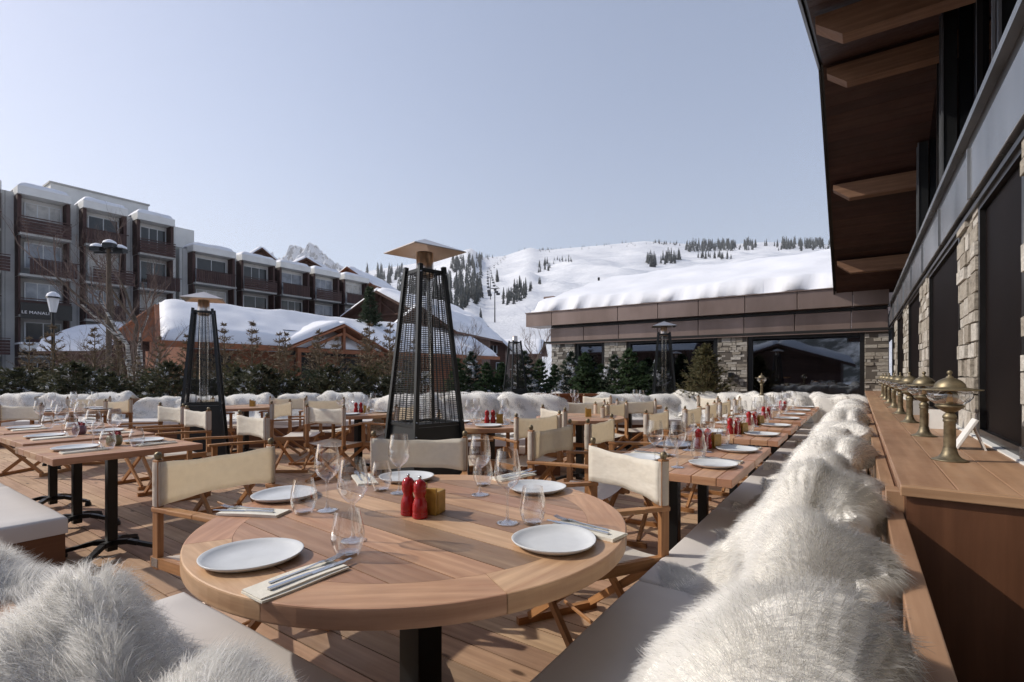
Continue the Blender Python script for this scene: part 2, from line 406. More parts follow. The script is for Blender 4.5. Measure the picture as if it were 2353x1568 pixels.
def fbm(x, y, z=0.0, o=4): return noise.fractal(Vector((x, y, z)), 1.0, 2.0, o)
# ================================================================== THE TERRACE
# deck: boards across the terrace, each an island with its own tint
def deck():
    m = MB(); rr = random.Random(3); u = -3.0
    while u < 12.35:
        wd = 0.138
        vmin = max(-17.0, ((u * CA) - 10.7) / SA); v = 0.50 if u > 1.9 else 2.6
        while v > vmin:
            L = rr.uniform(1.8, 3.6); v0 = max(vmin, v - L)
            m.box(((v + v0) / 2, u + wd / 2, -0.014 - rr.random() * .0015), (v - v0 - 0.004, wd, 0.028)); v = v0
        u += wd + 0.007
    o = m.build('deck', 'deck_wood', loc=(0, 0, 0), rz=-A); o['kind'] = 'structure'
    b = MB().box((-8.2, 4.7, -0.06), (21.5, 15.6, 0.05)).build('deck_underlay', 'dark_interior', rz=-A); b['kind'] = 'structure'
deck()

# ---- banquettes (local x = along, local y = towards the seat side)
def banquette(loc, rz, L, label, depth=0.62, back=0.80, cushions=1.25, group=None, cushion_w=None, cap0=True):
    t = empty('bench', loc, rz); tag(t, label, 'bench', group)
    MB().box((0, depth / 2 + .02, 0.18), (L - .02, depth - .06, 0.36)).build('plinth', 'panel_wood', t)
    m = MB(); n = max(1, round(L / 1.6))
    for k in range(n): m.box((-L / 2 + L * (k + .5) / n, -0.035, back - .11), (L / n - .004, 0.045, 0.22))
    for k in range(n): m.box((-L / 2 + L * (k + .5) / n, -0.03, (back - .22) / 2), (L / n - .004, 0.03, back - .23))
    m.build('back_panel', 'counter_wood', t, bevel=.003)
    n = max(1, round(L / cushions)); wl = L / n
    for k in range(n):
        cushion_mesh(wl - 0.006, depth).build('seat_cushion', 'grey_vinyl', t, smooth=True).location = (-L / 2 + wl * (k + .5), depth / 2, 0.36)
    return t
def cushion_mesh(W, D, H=0.095, r=0.018):
    m = MB(); nx, ny = 12, 8; i0 = 0
    xs = [-W / 2, -W / 2 + r * .3, -W / 2 + r] + [-W / 2 + r + (W - 2 * r) * k / nx for k in range(1, nx)] + [W / 2 - r, W / 2 - r * .3, W / 2]
    ys = [-D / 2, -D / 2 + r * .3, -D / 2 + r] + [-D / 2 + r + (D - 2 * r) * k / ny for k in range(1, ny)] + [D / 2 - r, D / 2 - r * .3, D / 2]
    def ez(x, h):
        d = h / 2 - abs(x); return 0 if d > r else r - math.sqrt(max(0, r * r - (r - d) ** 2))
    for y in ys:
        for x in xs:
            z = H - max(ez(x, W), ez(y, D)) + 0.006 * math.cos(math.pi * x / W) * math.cos(math.pi * y / D) + fbm(x * 3, y * 3, W) * .003
            m.v.append((x, y, z))
    nX, nY = len(xs), len(ys)
    for j in range(nY - 1):
        for i in range(nX - 1): m.f.append((j * nX + i, j * nX + i + 1, (j + 1) * nX + i + 1, (j + 1) * nX + i)); m.uv += [(0, 0)] * 4
    ring = [i for i in range(nX)] + [j * nX + nX - 1 for j in range(1, nY)] + [(nY - 1) * nX + i for i in range(nX - 2, -1, -1)] + [j * nX for j in range(nY - 2, 0, -1)]
    b0 = len(m.v); m.v += [(m.v[i][0], m.v[i][1], 0.0) for i in ring]
    for k in range(len(ring)):
        k2 = (k + 1) % len(ring); m.f.append((ring[k2], ring[k], b0 + k, b0 + k2)); m.uv += [(0, 0)] * 4
    return m

rzS1 = face(*neg(FV))                   # seat side faces -v
banquette(UV((0.62 + 9.3) / 2, 0.06), rzS1, 9.3 - 0.62, 'long grey cushioned bench beside the wooden counter on the right', .76)
banquette(UV(0.26, -1.02), face(*FU), 2.0, 'short grey bench along the near side of the round table', .56)
banquette(UV(0.22, -6.9), face(*FU), 6.6, 'grey bench at the left edge behind the square-cornered tables', .66)
banquette(Vector((-6.4, 9.05, 0)), math.pi, 9.2, 'long bench under the hedge at the back left of the deck', .62)
banquette(Vector((-0.55, 6.72, 0)), math.pi, 2.3, 'bench standing free in the middle behind the round table with two red mills', .62)
banquette(Vector((-0.3, 9.75, 0)), math.pi, 2.9, 'bench at the back of the deck behind the free-standing middle bench', .62)
banquette(Vector((2.55, 9.3, 0)), math.pi, 2.2, 'bench in front of the green spruces left of the shrouded heater', .62)
banquette(UV(9.45, -1.35), face(*neg(FU)), 2.9, 'bench under the largest restaurant window at the end of the right-hand row', .62)

# ---- sheepskins: a draped hide carrying thousands of wool strands
def hide_mesh(seed, W=0.62, n=16000, L=0.05, sw=0.0022, kind='bench', amp=1.0):
    g = np.random.default_rng(seed)
    if kind == 'bench':
        cp = np.array([(-.02, .76), (-.045, .83), (-.02, .885), (.05, .905), (.13, .88), (.20, .79), (.26, .67), (.32, .57), (.42, .51), (.53, .485)])
    elif kind == 'back':
        cp = np.array([(-.11, .60), (-.12, .76), (-.08, .87), (0, .91), (.08, .88), (.13, .78), (.17, .66), (.21, .56), (.27, .50), (.34, .48)])
    else:   # upright cushion
        cp = np.array([(-.04, .50), (-.06, .64), (-.05, .80), (0, .88), (.07, .86), (.13, .74), (.15, .62), (.13, .52), (.10, .485), (.06, .48)])
    cp = cp + g.normal(0, .012, cp.shape) * amp
    T = np.linspace(0, len(cp) - 1, 60); k = np.clip(T.astype(int), 0, len(cp) - 2); f = T - k
    P = lambda i: cp[np.clip(i, 0, len(cp) - 1)]
    f_ = f[:, None]; path = .5 * ((2 * P(k)) + (-P(k - 1) + P(k + 1)) * f_ + (2 * P(k - 1) - 5 * P(k) + 4 * P(k + 1) - P(k + 2)) * f_ ** 2 + (-P(k - 1) + 3 * P(k) - 3 * P(k + 1) + P(k + 2)) * f_ ** 3)
    droop = .17 if kind == 'bench' else .014
    ph = g.uniform(0, 6.28, 8); fr = g.uniform(.7, 1.6, 8)
    def surf(a, s):       # a in -1..1 across, s in 0..1 along the drape
        q = s * 59; i = np.clip(q.astype(int), 0, 58); ff = q - i
        d = path[i, 0] * (1 - ff) + path[i + 1, 0] * ff; z = path[i, 1] * (1 - ff) + path[i + 1, 1] * ff
        hw = W / 2 * (0.86 + .10 * np.sin(5 * fr[0] * s + ph[0]) + .07 * np.sin(11 * fr[1] * s + ph[1])) * (1 - .35 * np.clip((s - .88) / .12, 0, 1) ** 2) * (1 - .3 * np.clip((.1 - s) / .1, 0, 1) ** 2)
        x = a * hw + .02 * np.sin(7 * s + ph[2])
        lump = .022 * np.sin(9 * fr[3] * x + ph[3] + 4 * s) + .016 * np.sin(15 * fr[4] * s + ph[4] + 6 * x) + .012 * np.sin(21 * x + 17 * s + ph[5])
        edge = np.clip((1 - np.abs(a)) / .22, 0, 1); puff = (lump * amp + .02) * np.sqrt(edge) - .012 * (1 - edge)
        dz = np.gradient(path[:, 1])[i]; dd = np.gradient(path[:, 0])[i]; l = np.hypot(dz, dd) + 1e-9
        nd, nz = -dz / l, dd / l
        # droop the two side edges a little
        return np.stack([x, d + nd * puff, z + nz * puff - droop * np.abs(a) ** 2.1 * np.clip(nz, 0, 1)], 1), nd, nz
    nx, ns = 26, 46; aa, ss = np.meshgrid(np.linspace(-1, 1, nx), np.linspace(0, 1, ns)); base, _, _ = surf(aa.ravel(), ss.ravel())
    I = np.arange(nx * ns).reshape(ns, nx); quads = np.stack([I[:-1, :-1], I[:-1, 1:], I[1:, 1:], I[1:, :-1]], -1).reshape(-1, 4)
    # locks
    nl = max(60, n // 40); la = g.uniform(-1.0, 1.0, nl); ls = g.uniform(0, 1, nl)
    lo = g.integers(0, nl, n); a = np.clip(la[lo] + g.normal(0, .055, n), -1.02, 1.02); s = np.clip(ls[lo] + g.normal(0, .022, n), 0, 1)
    p, nd, nz = surf(a, s); lp, lnd, lnz = surf(la, ls)
    nrm = np.stack([np.zeros(n), nd, nz], 1); nrm[:, 0] += 1.1 * np.sign(a) * np.clip((np.abs(a) - .6) / .4, 0, 1) ** 1.5
    dnt = np.stack([np.zeros(n), nz, -nd], 1) * np.tanh((s - .30 - .05 * np.sin(9 * p[:, 0] + ph[0])) / .16)[:, None]            # comb away from the crest
    wob = g.normal(0, .20, (nl, 3))[lo]
    swirl = np.stack([np.sin(5 * p[:, 0] + 7 * s + ph[6]), np.cos(6 * s + ph[7]), np.zeros(n)], 1) * .28
    d0 = nrm * .62 + dnt * .55 + wob + swirl + g.normal(0, .09, (n, 3)); d0 /= np.linalg.norm(d0, axis=1)[:, None]
    ln = L * g.uniform(.65, 1.25, nl)[lo] * g.uniform(.8, 1.1, n)
    tip = lp[lo] + (nrm * .7 + dnt * .55 + wob * 1.2 + swirl) * ln[:, None]; tip[:, 2] -= .22 * ln
    p = p - nrm * .004
    mid = p + d0 * (ln * .55)[:, None]; end = mid + d0 * (ln * .5)[:, None]; end = end * .62 + tip * .38; end[:, 2] -= .12 * ln
    sd_ = np.cross(d0, g.normal(0, 1, (n, 3)) + nrm); sd_ /= np.linalg.norm(sd_, axis=1)[:, None] + 1e-9
    sg = np.sign((np.cross(sd_, d0) * nrm).sum(1)); sd_ *= np.where(sg == 0, 1, sg)[:, None]; h = (sw / 2 * g.uniform(.7, 1.3, n))[:, None]
    V = np.stack([p - sd_ * h, p + sd_ * h, mid - sd_ * h * .8, mid + sd_ * h * .8, end], 1).reshape(-1, 3)
    o = len(base) + 5 * np.arange(n)[:, None]
    q2 = o + np.array([[0, 1, 3, 2]]); t2 = o + np.array([[2, 3, 4]])
    me = np_mesh('sheepskin', np.concatenate([base, V]), [quads, q2, t2], 'fleece')
    me.materials.clear(); me.materials.append(MAT['hide_fleece']); me.materials.append(MAT['fleece']); me.polygons.foreach_set('material_index', np.concatenate([np.zeros(len(quads)), np.ones(2 * n)]).astype(np.int32))
    B = base.reshape(ns, nx, 3); ga = np.gradient(B, axis=1); gs_ = np.gradient(B, axis=0); bn = np.cross(ga, gs_).reshape(-1, 3)
    hn = nrm + .35 * d0 + np.array([0, 0, .15]); VN = np.concatenate([bn, np.repeat(hn, 5, 0)]); VN /= np.linalg.norm(VN, axis=1)[:, None] + 1e-9
    me.normals_split_custom_set_from_vertices(VN.tolist()); return me
NEARF = [hide_mesh(100 + k, .58, 72000, .042, .0013, 'bench', 1.3) for k in range(4)]
MIDF = [hide_mesh(200 + k, .60, 16000, .034, .0022, 'bench', 1.3) for k in range(3)]
FARF = [hide_mesh(300 + k, .92, 6500, .028, .0045, 'back', .7) for k in range(3)]
CUSF = [hide_mesh(400 + k, .50, 2600, .030, .0065, 'cushion', .8) for k in range(2)]
def skin(me, loc, rz, label, group, sc=(1, 1, 1)):
    o = bpy.data.objects.new('sheepskin', me); S.collection.objects.link(o)
    o.location = loc; o.rotation_euler = (0, 0, rz); o.scale = sc; return tag(o, label, 'sheepskin', group)
GS = 'white sheepskins draped over the benches'
def on_right(u, me, label, dv=0.0, tw=0.0, sc=(1, 1, 1)): skin(me, UV(u, -0.05 + dv * .5, -.045), rzS1 + tw, label, GS, sc)
on_right(0.92, NEARF[0], 'largest shaggy white sheepskin at the lower right, nearest on the right bench', .0, -.10, (.84, .93, 1.0))
on_right(1.38, NEARF[1], 'white sheepskin second from the front on the right bench, hanging towards the counter panel', .03, .16, (.78, .86, 1.0))
on_right(1.93, NEARF[2], 'white sheepskin third from the front on the right bench, level with the counter end', .0, -.08, (.85, 1.05, 1.0))
on_right(2.52, NEARF[3], 'white sheepskin fourth from the front on the right bench, beside the nearest brass lamp', .02, .14, (.84, .9, 1.02))
on_right(3.18, MIDF[0], 'white sheepskin fifth from the front on the right bench, beside the second brass lamp', .0, -.06, (1.05, 1.05, 1.0))
on_right(3.85, MIDF[1], 'white sheepskin sixth from the front on the right bench, beside the third brass lamp', .03, .05, (1.05, 1, 1.02))
on_right(4.55, MIDF[2], 'white sheepskin seventh from the front on the right bench', .0, -.1, (1.1, 1.1, 1.0))
on_right(5.3, MIDF[0], 'white sheepskin eighth from the front on the right bench', .02, 3.14 * 0, (1.1, 1, 1.03))
on_right(6.3, MIDF[1], 'white sheepskin third from the far end of the right bench', .0, .05, (1.1, 1, 1.0))
on_right(7.15, FARF[0], 'white sheepskin second from the far end of the right bench', -.02, 0, (1.1, 1.25, 1.03))
on_right(8.05, FARF[1], 'white sheepskin at the far end of the right bench', -.02, 0, (1.2, 1.25, 1.02))
rzU = face(*FU)
skin(NEARF[1], UV(.20, -0.58, -.09), rzU + .10, 'fluffy white sheepskin along the bottom edge below the round table', GS, (.92, 1.0, 1.0))
skin(NEARF[2], UV(.19, -0.99, -.075), rzU - .08, 'fluffy white sheepskin second of the stack at the lower left, beside the grey seat', GS, (.9, 1.0, 1.0))
skin(NEARF[0], UV(.18, -1.44, -.09), rzU + .12, 'fluffy white sheepskin uppermost of the three at the lower left', GS, (.9, .9, 1.02))
# back-left bench: twelve hides in a row
pos = ['at the far left end of the back-left bench', 'second from the left on the back-left bench', 'third from the left on the back-left bench, by the corner chair',
       'fourth from the left on the back-left bench', 'fifth from the left on the back-left bench, left of the glass heater', 'behind the foot of the left heater on the back-left bench',
       'just right of the left heater on the back-left bench', 'behind the side-on chair on the back-left bench', 'third from the right end of the back-left bench', 'second from the right end of the back-left bench',
       'at the right end of the back-left bench, beside the big heater']
for k, s_ in enumerate(pos):
    skin(FARF[k % 3], Vector((-10.5 + k * .83, 9.03, -.075 + (k * 37 % 5) * .008)), math.pi + (k * 53 % 7 - 3) * .03, 'white sheepskin ' + s_, GS, (1.0 + .12 * (k * 29 % 4) / 3, 1.0 + .1 * (k * 17 % 5), .96 + .02 * (k * 31 % 5)))
for k, s_ in enumerate(['left part', 'middle', 'right end']):
    skin(FARF[(k + 1) % 3], Vector((-1.35 + k * .78, 6.70, .01)), math.pi + (k - 1) * .08, f'big white sheepskin on the {s_} of the free-standing middle bench', GS, (1.08, 1.5, 1.04))
for k, s_ in enumerate(['left end', 'middle', 'right end']):
    skin(FARF[(k + 2) % 3], Vector((-1.25 + k * .92, 9.73, -.05)), math.pi, f'white sheepskin on the {s_} of the bench behind the middle bench', GS, (1.2, 1.2, 1.0))
for k, s_ in enumerate(['left half', 'right half']):
    skin(FARF[k], Vector((2.0 + k * .95, 9.28, -.05)), math.pi, f'white sheepskin on the {s_} of the bench before the green spruces', GS, (1.3, 1.3, 1.0))
for k, s_ in enumerate(['left end', 'left middle', 'right middle', 'right end']):
    skin(FARF[k % 3], UV(9.42, -2.45 + k * .72), face(*neg(FU)), f'white sheepskin on the {s_} of the bench under the largest window', GS, (1.02, 1.2, 1.0))
for k, s_ in enumerate(['left', 'middle', 'right']):
    skin(CUSF[k % 2], UV(9.05 - k * .05, -1.45 + k * .55), face(*neg(FU)) + (k - 1) * .1, f'cream fluffy cushion, {s_} one of three on the bench under the largest window', 'fluffy cushions')['category'] = 'cushion'

# ---- wooden counter behind the right bench
ct = empty('counter', UV(1.92, 0.0), -A); tag(ct, 'long wooden counter carrying brass lamps between the bench and the stone pillars', 'counter')
m = MB(); 
for k in range(3):
    for j in range(4): m.box((0.105 + .0675 + k * .135, .04 + 1.32 + j * 2.66, 0.885), (0.1335, 2.652, 0.030))
m.box((0.31, .018, 0.885), (0.41, 0.034, 0.030))
m.build('counter_top', 'counter_wood', ct, bevel=.003)
m = MB(); m.box((0.31 + .16, 0.028, 0.435), (0.70, 0.024, 0.866)).build('end_panel', 'panel_wood', ct)
m = MB(); m.box((0.13, 5.3, 0.435), (0.02, 10.5, 0.866)).build('front_panel', 'panel_wood', ct)
MB().box((0.10, .16, .80), (.05, .10, .12)).build('bracket', 'counter_wood', ct)

# ---- folding canvas chair; origin = seat centre on the floor, faces +Y
def chair(lod=0):
    t = empty('folding_chair'); W = .27
    for sx in (-1, 1):
        p = MB().box((sx * W, -.215, .635), (.026, .042, .47)).build('back_post', 'chair_wood', t, bevel=.003 if not lod else 0)
        if not lod: MB().lathe([(0, .905), (.012, .90), (.016, .888), (.013, .876), (.008, .868)], 10, (sx * W, -.215, 0)).build('finial', 'brass', p, True)
        else: MB().lathe([(0, .905), (.015, .888), (.008, .868)], 6, (sx * W, -.215, 0)).build('finial', 'brass', p, True)
        MB().box((sx * W, .20, .535), (.026, .036, .27)).build('front_post', 'chair_wood', t)
        pts = [(sx * W, -.24, .655), (sx * (W + .005), -.1, .662), (sx * (W + .012), .1, .672), (sx * (W + .008), .25, .672)]
        a_ = MB()
        for i in range(3): a_.bar(pts[i], pts[i + 1], .044 if i else .034, .02, up=(1, 0, 0) if 0 else (0, 0, 1))
        a_.build('armrest', 'chair_wood', t, bevel=.004 if not lod else 0)
        r_ = MB().box((sx * W, 0, .43), (.028, .50, .045)).build('seat_rail', 'chair_wood', t)
        if not lod: [MB().box((sx * (W + .0145), yy, .43), (.003, .05, .036)).build('clip', 'steel', r_) for yy in (-.215, .215)]
        MB().box((sx * W, 0, .018), (.028, .46, .036)).build('foot_rail', 'chair_wood', t)
    for sy in (-1, 1):
        for sx in (-1, 1):
            y = sy * .18 + sx * .014
            MB().bar((sx * (W - .012), y, .415), (-sx * (W - .008), y, .035), .034, .022, up=(0, 1, 0)).build('leg', 'chair_wood', t)
    MB().tube([(-.2, .0, .1), (.2, .0, .1)], .009, 6).build('stretcher', 'chair_wood', t) if lod == 0 else None
    # canvas seat (sags) and back (slight curve, wrapped round the posts)
    m = MB(); nx, ny = 12, 6
    for j in range(ny + 1):
        for i in range(nx + 1):
            x = -W + 2 * W * i / nx; y = -.20 + .41 * j / ny
            m.v.append((x, y, .455 - .030 * (1 - (x / W) ** 2) + .004 * math.sin(9 * y)))
    for j in range(ny):
        for i in range(nx): k = j * (nx + 1) + i; m.f.append((k, k + 1, k + nx + 2, k + nx + 1)); m.uv += [(0, 0)] * 4
    m.build('seat', 'canvas', t, True)
    m = MB(); nx, ny = 16, 6; ring = []
    for j in range(ny + 1):
        z = .672 + .19 * j / ny
        for i in range(nx + 1):
            x = -W + 2 * W * i / nx; sag = .012 * (1 - (x / W) ** 2) * (1 if j > ny / 2 else -1) * abs(j - ny / 2) / (ny / 2)
            bow = .030 * (1 - (x / W) ** 2)
            m.v.append((x, -.215 + .024 - bow, z - sag * 1.2 + .002 * math.sin(30 * x + z * 9)))
    for j in range(ny):
        for i in range(nx): k = j * (nx + 1) + i; m.f.append((k, k + 1, k + nx + 2, k + nx + 1)); m.uv += [(0, 0)] * 4
    o = m.build('backrest', 'canvas', t, True); so = o.modifiers.new('thick', 'SOLIDIFY'); so.thickness = .003
    for sx in (-1, 1):       # sleeves round the posts
        m = MB(); pr = [(.020 + .005 * 0, .672), (.021, .70), (.021, .84), (.020, .862)]
        m.lathe(pr, 10, (sx * W, -.215, 0), sx=.92, sy=1.25).build('sleeve', 'canvas', o, True)
    return t
def put_chair(x, y, fx, fy, label, lod=0, group='folding canvas chairs'):
    d = Vector((fx, fy)).normalized()
    if lod or abs(x) + abs(y) > 4: ja = R((hash((round(x * 100), round(y * 100))) % 11 - 5) * 1.1); d = Vector((d.x * math.cos(ja) - d.y * math.sin(ja), d.x * math.sin(ja) + d.y * math.cos(ja))); fx, fy = d.x, d.y
    put('chair%d' % lod, lambda: chair(lod), Vector((x + d.x * .215, y + d.y * .215, 0)), face(fx, fy), label, 'chair', group)

# ---- tables
def clip_strip(Rr, y0, y1, n=7):
    """ccw polygon: the part of the strip y0..y1 inside a circle"""
    pts = []
    for k in range(n + 1):
        y = y0 + (y1 - y0) * k / n; pts.append((math.sqrt(max(0, Rr * Rr - y * y)), y))
    for k in range(n + 1):
        y = y1 + (y0 - y1) * k / n; pts.append((-math.sqrt(max(0, Rr * Rr - y * y)), y))
    return pts
def iron_base(t, top, reach, col, n=4, a0=math.pi / 4):
    MB().box((0, 0, (top + .03) / 2), (col, col, top - .03)).build('column', 'black_iron', t, bevel=.004)
    m = MB()
    for k in range(4):
        a = k * math.pi / 2 + math.pi / 4; m.bar((0, 0, top - .012), (math.cos(a) * reach * .62, math.sin(a) * reach * .62, top - .012), .04, .02)
    m.build('top_bracket', 'black_iron', t)
    for k in range(n):
        a = a0 + k * 2 * math.pi / n; c, s = math.cos(a), math.sin(a); f = MB()
        P = [(0.02, .085), (.10, .088), (reach * .55, .072), (reach * .9, .045), (reach, .036)]
        for i in range(4): f.bar((c * P[i][0], s * P[i][0], P[i][1]), (c * P[i + 1][0], s * P[i + 1][0], P[i + 1][1]), .042 - .004 * i, .034 - .004 * i)
        f.lathe([(0, 0), (.024, 0), (.026, .012), (.02, .034), (.012, .04)], 10, (c * (reach - .01), s * (reach - .01), 0))
        f.build('foot', 'black_iron', t, bevel=.002)
def round_table(Rr, rim, th, bw, col, reach, seg=8, off=.03):
    t = empty('round_table'); m = MB(); ri = Rr - rim; y = -ri + off - bw
    while y < ri:
        y0, y1 = max(-ri + 1e-4, y + .0018), min(ri - 1e-4, y + bw - .0018)
        if y1 - y0 > .006: m.prism(clip_strip(ri - .001, y0, y1), .75 - th, .75)
        y += bw
    m.build('tabletop', 'table_wood', t)
    m = MB(); q = 12
    for k in range(seg):
        a0, a1 = 2 * math.pi * k / seg + .35 + .0012, 2 * math.pi * (k + 1) / seg + .35 - .0012
        am = (a0 + a1) / 2
        inn = [(math.cos(a0 + (a1 - a0) * j / q) * ri, math.sin(a0 + (a1 - a0) * j / q) * ri) for j in range(q + 1)]
        for zz, rr_ in ((0, 0),):
            o1 = [(math.cos(a0 + (a1 - a0) * j / q) * (Rr - .004), math.sin(a0 + (a1 - a0) * j / q) * (Rr - .004)) for j in range(q + 1)]
        m2 = MB(); m2.prism(list(reversed(inn)) + o1, 0, 1, am + math.pi / 2)
        i = len(m.v); nV = len(m2.v) // 2
        # bevel the outer lip: keep top inset, drop a wall at full radius
        m.v += [(x, y_, .75 if z > .5 else .75 - th) for x, y_, z in m2.v]; m.f += [tuple(i + v for v in f) for f in m2.f]; m.uv += m2.uv
        i = len(m.v)
        prof = [(Rr - .004, .75), (Rr - .001, .7485), (Rr, .745), (Rr, .75 - th + .005), (Rr - .001, .75 - th + .001), (Rr - .004, .75 - th)]
        for j in range(q + 1):
            a = a0 + (a1 - a0) * j / q
            for r_, z in prof: m.v.append((math.cos(a) * r_, math.sin(a) * r_, z))
        for j in range(q):
            for k2 in range(5):
                m.f.append((i + j * 6 + k2, i + j * 6 + k2 + 1, i + (j + 1) * 6 + k2 + 1, i + (j + 1) * 6 + k2))
                l0, l1 = j * .046 * Rr / .7, (j + 1) * .046 * Rr / .7
                m.uv += [(l0 + k, prof[k2][1]), (l0 + k, prof[k2 + 1][1]), (l1 + k, prof[k2 + 1][1]), (l1 + k, prof[k2][1])]
    m.build('rim', 'table_wood', t)
    iron_base(t, .75 - th, reach, col)
    return t
def square_table(W, D, th=.04):
    """W across (x), D deep (y)"""
    t = empty('square_table'); m = MB(); n = 5; rr = random.Random(W)
    for k in range(n):
        w_ = (W - .14) / n; m.box((-W / 2 + .07 + w_ * (k + .5), 0, .75 - th / 2), (w_ - .004, D - .002, th))
    for sx in (-1, 1): m.box((sx * (W / 2 - .035), 0, .75 - th / 2), (.068, D, th))
    m.build('tabletop', 'table_wood', t, bevel=.0025)
    iron_base(t, .75 - th, .30, .058, 4, 0.0 + math.pi / 4)
    return t
RT = Vector((-.318, 1.745, 0))
o = put('rt', lambda: round_table(.70, .125, .048, .118, .105, .42), RT, R(-39), 'large round wooden table in the foreground laid for five', 'table')
def put_round(x, y, label): put('rt_small', lambda: round_table(.50, .09, .042, .10, .075, .34), Vector((x, y, 0)), R(-30), label, 'table', 'round tables further back')
put_round(-.22, 5.0, 'round table with two red mills before the free-standing bench')
put_round(.78, 5.75, 'bare round table with a small yellow box behind the tan chairs')
put_round(.85, 8.0, 'distant round table beside the reddish wooden screen')
put_round(1.85, 7.9, 'distant round table in front of the green spruces')
put_round(-1.95, 6.35, 'round table left of the big heater with a side chair pushed against it')
put_round(-4.05, 7.6, 'round table just right of the left heater near the back bench')
put_round(-6.0, 6.85, 'round table in the far left corner of the deck')
# ---- tableware
def plate_m():
    m = MB(); n = 40; prof = [(0, .004), (.07, .004), (.095, .006), (.112, .014), (.121, .0195), (.1235, .019), (.119, .012), (.100, .002), (.06, 0), (0, 0)]
    for r, z in prof:
        for j in range(n):
            a = 2 * math.pi * j / n; k = 1 + .025 * math.cos(2 * a + .5) + .018 * math.cos(3 * a + 1)
            m.v.append((r * k * math.cos(a), r * k * math.sin(a), z * (1 + .08 * math.cos(a * 2)) + (.0006 * math.sin(r * 600) if r < .12 else 0)))
    for k in range(len(prof) - 1):
        for j in range(n): m.f.append((k * n + j, k * n + (j + 1) % n, (k + 1) * n + (j + 1) % n, (k + 1) * n + j)); m.uv += [(0, 0)] * 4
    m.f = [tuple(reversed(f)) for f in m.f]
    return m.build('plate', 'porcelain', None, True)
def napkin_m():
    m = MB(); nx, ny = 10, 6
    for lay, (W, D, z) in enumerate(((.225, .088, .0025), (.222, .080, .0065))):
        i0 = len(m.v)
        for zz in (z + .0035, z - .0015):
            for j in range(ny + 1):
                for i in range(nx + 1):
                    x = -W / 2 + W * i / nx; y = -D / 2 + D * j / ny + lay * .004
                    m.v.append((x + .001 * math.sin(40 * y), y + .0012 * math.sin(25 * x + lay), zz + .0012 * math.sin(21 * x + 13 * y + lay)))
        q = (nx + 1) * (ny + 1)
        for j in range(ny):
            for i in range(nx): k = i0 + j * (nx + 1) + i; m.f.append((k, k + 1, k + nx + 2, k + nx + 1)); m.uv += [(0, 0)] * 4
        ring = [i for i in range(nx + 1)] + [j * (nx + 1) + nx for j in range(1, ny + 1)] + [ny * (nx + 1) + i for i in range(nx - 1, -1, -1)] + [j * (nx + 1) for j in range(ny - 1, 0, -1)]
        for k in range(len(ring)):
            a, b = ring[k], ring[(k + 1) % len(ring)]; m.f.append((i0 + b, i0 + a, i0 + q + a, i0 + q + b)); m.uv += [(0, 0)] * 4
    return m.build('napkin', 'napkin_cloth')
def fork_m():
    m = MB(); Y = .0
    pts = [(-.095, .012), (-.05, .0125), (0, .014), (.035, .018), (.05, .017), (.062, .014)]; wd = [.010, .007, .005, .006, .016, .021]
    for i in range(5): m.bar((pts[i][0], 0, pts[i][1]), (pts[i + 1][0], 0, pts[i + 1][1]), (wd[i] + wd[i + 1]) / 2, .0022, up=(0, 0, 1))
    for k in range(4):
        y = -.0085 + .0057 * k; m.bar((.060, y, .0142), (.085, y, .016), .0028, .0018); m.bar((.085, y, .016), (.103, y, .021), .0022, .0016)
    return m.build('fork', 'steel')
def knife_m():
    m = MB(); m.bar((-.11, 0, .0125), (-.005, 0, .0125), .012, .006); m.bar((-.005, 0, .0125), (.09, .001, .0125), .017, .0016); m.bar((.09, .001, .0125), (.115, .004, .0125), .010, .0014)
    return m.build('knife', 'steel', bevel=.001)
def wine_m(n=28):
    pr = [(.0, .0015), (.036, .002), (.037, .0035), (.030, .005), (.012, .009), (.0052, .016), (.0042, .05), (.0042, .095), (.006, .108), (.016, .116), (.032, .130), (.0425, .150), (.0445, .168), (.042, .195), (.037, .222), (.0335, .242)]
    o = MB().lathe(pr, n).build('wine_glass', 'clear_glass', None, True); return o
def tumbler_m(n=28):
    pr = [(0, .008), (.022, .007), (.031, .012), (.0425, .035), (.0455, .052), (.042, .080), (.035, .108), (.0325, .122)]
    pr = [(0, .0), (.026, .0), (.030, .003)] + [(.0315, .006)] + pr[3:]
    m = MB().lathe(pr, n); m.lathe([(0, .0075), (.022, .0075), (.029, .011)], n); return m.build('tumbler', 'clear_glass', None, True)
def mill_m():
    t = empty('pepper_mill'); MB().lathe([(0, 0), (.024, 0), (.0265, .004), (.0265, .010), (.0255, .0115), (.0265, .013), (.0262, .019), (.0252, .0205), (.026, .022), (.0262, .034), (.0245, .05), (.019, .064), (.0165, .074), (.021, .084), (.0225, .092), (.0215, .098)], 24).build('body', 'red_lacquer', t, True)
    MB().lathe([(.0215, .0985), (.0225, .104), (.021, .116), (.0135, .127), (.006, .131), (0, .132)], 24).build('head', 'red_lacquer', t, True)
    MB().lathe([(.004, .130), (.0045, .134), (.0062, .138), (.004, .143), (0, .1435)], 12).build('knob', 'steel', t, True); return t
def box_m():
    t = empty('tea_light_box'); m = MB()
    m.box((0, -.032, .046), (.060, .010, .092)); m.build('front_slat', 'ochre_wood', t, bevel=.001)
    m = MB().box((.004, .004, .040), (.056, .058, .080)).build('block', 'ochre_wood', t, bevel=.004)
    MB().box((-.030, -.010, .052), (.012, .022, .104)).build('corner_slat', 'ochre_wood', t, bevel=.001); return t
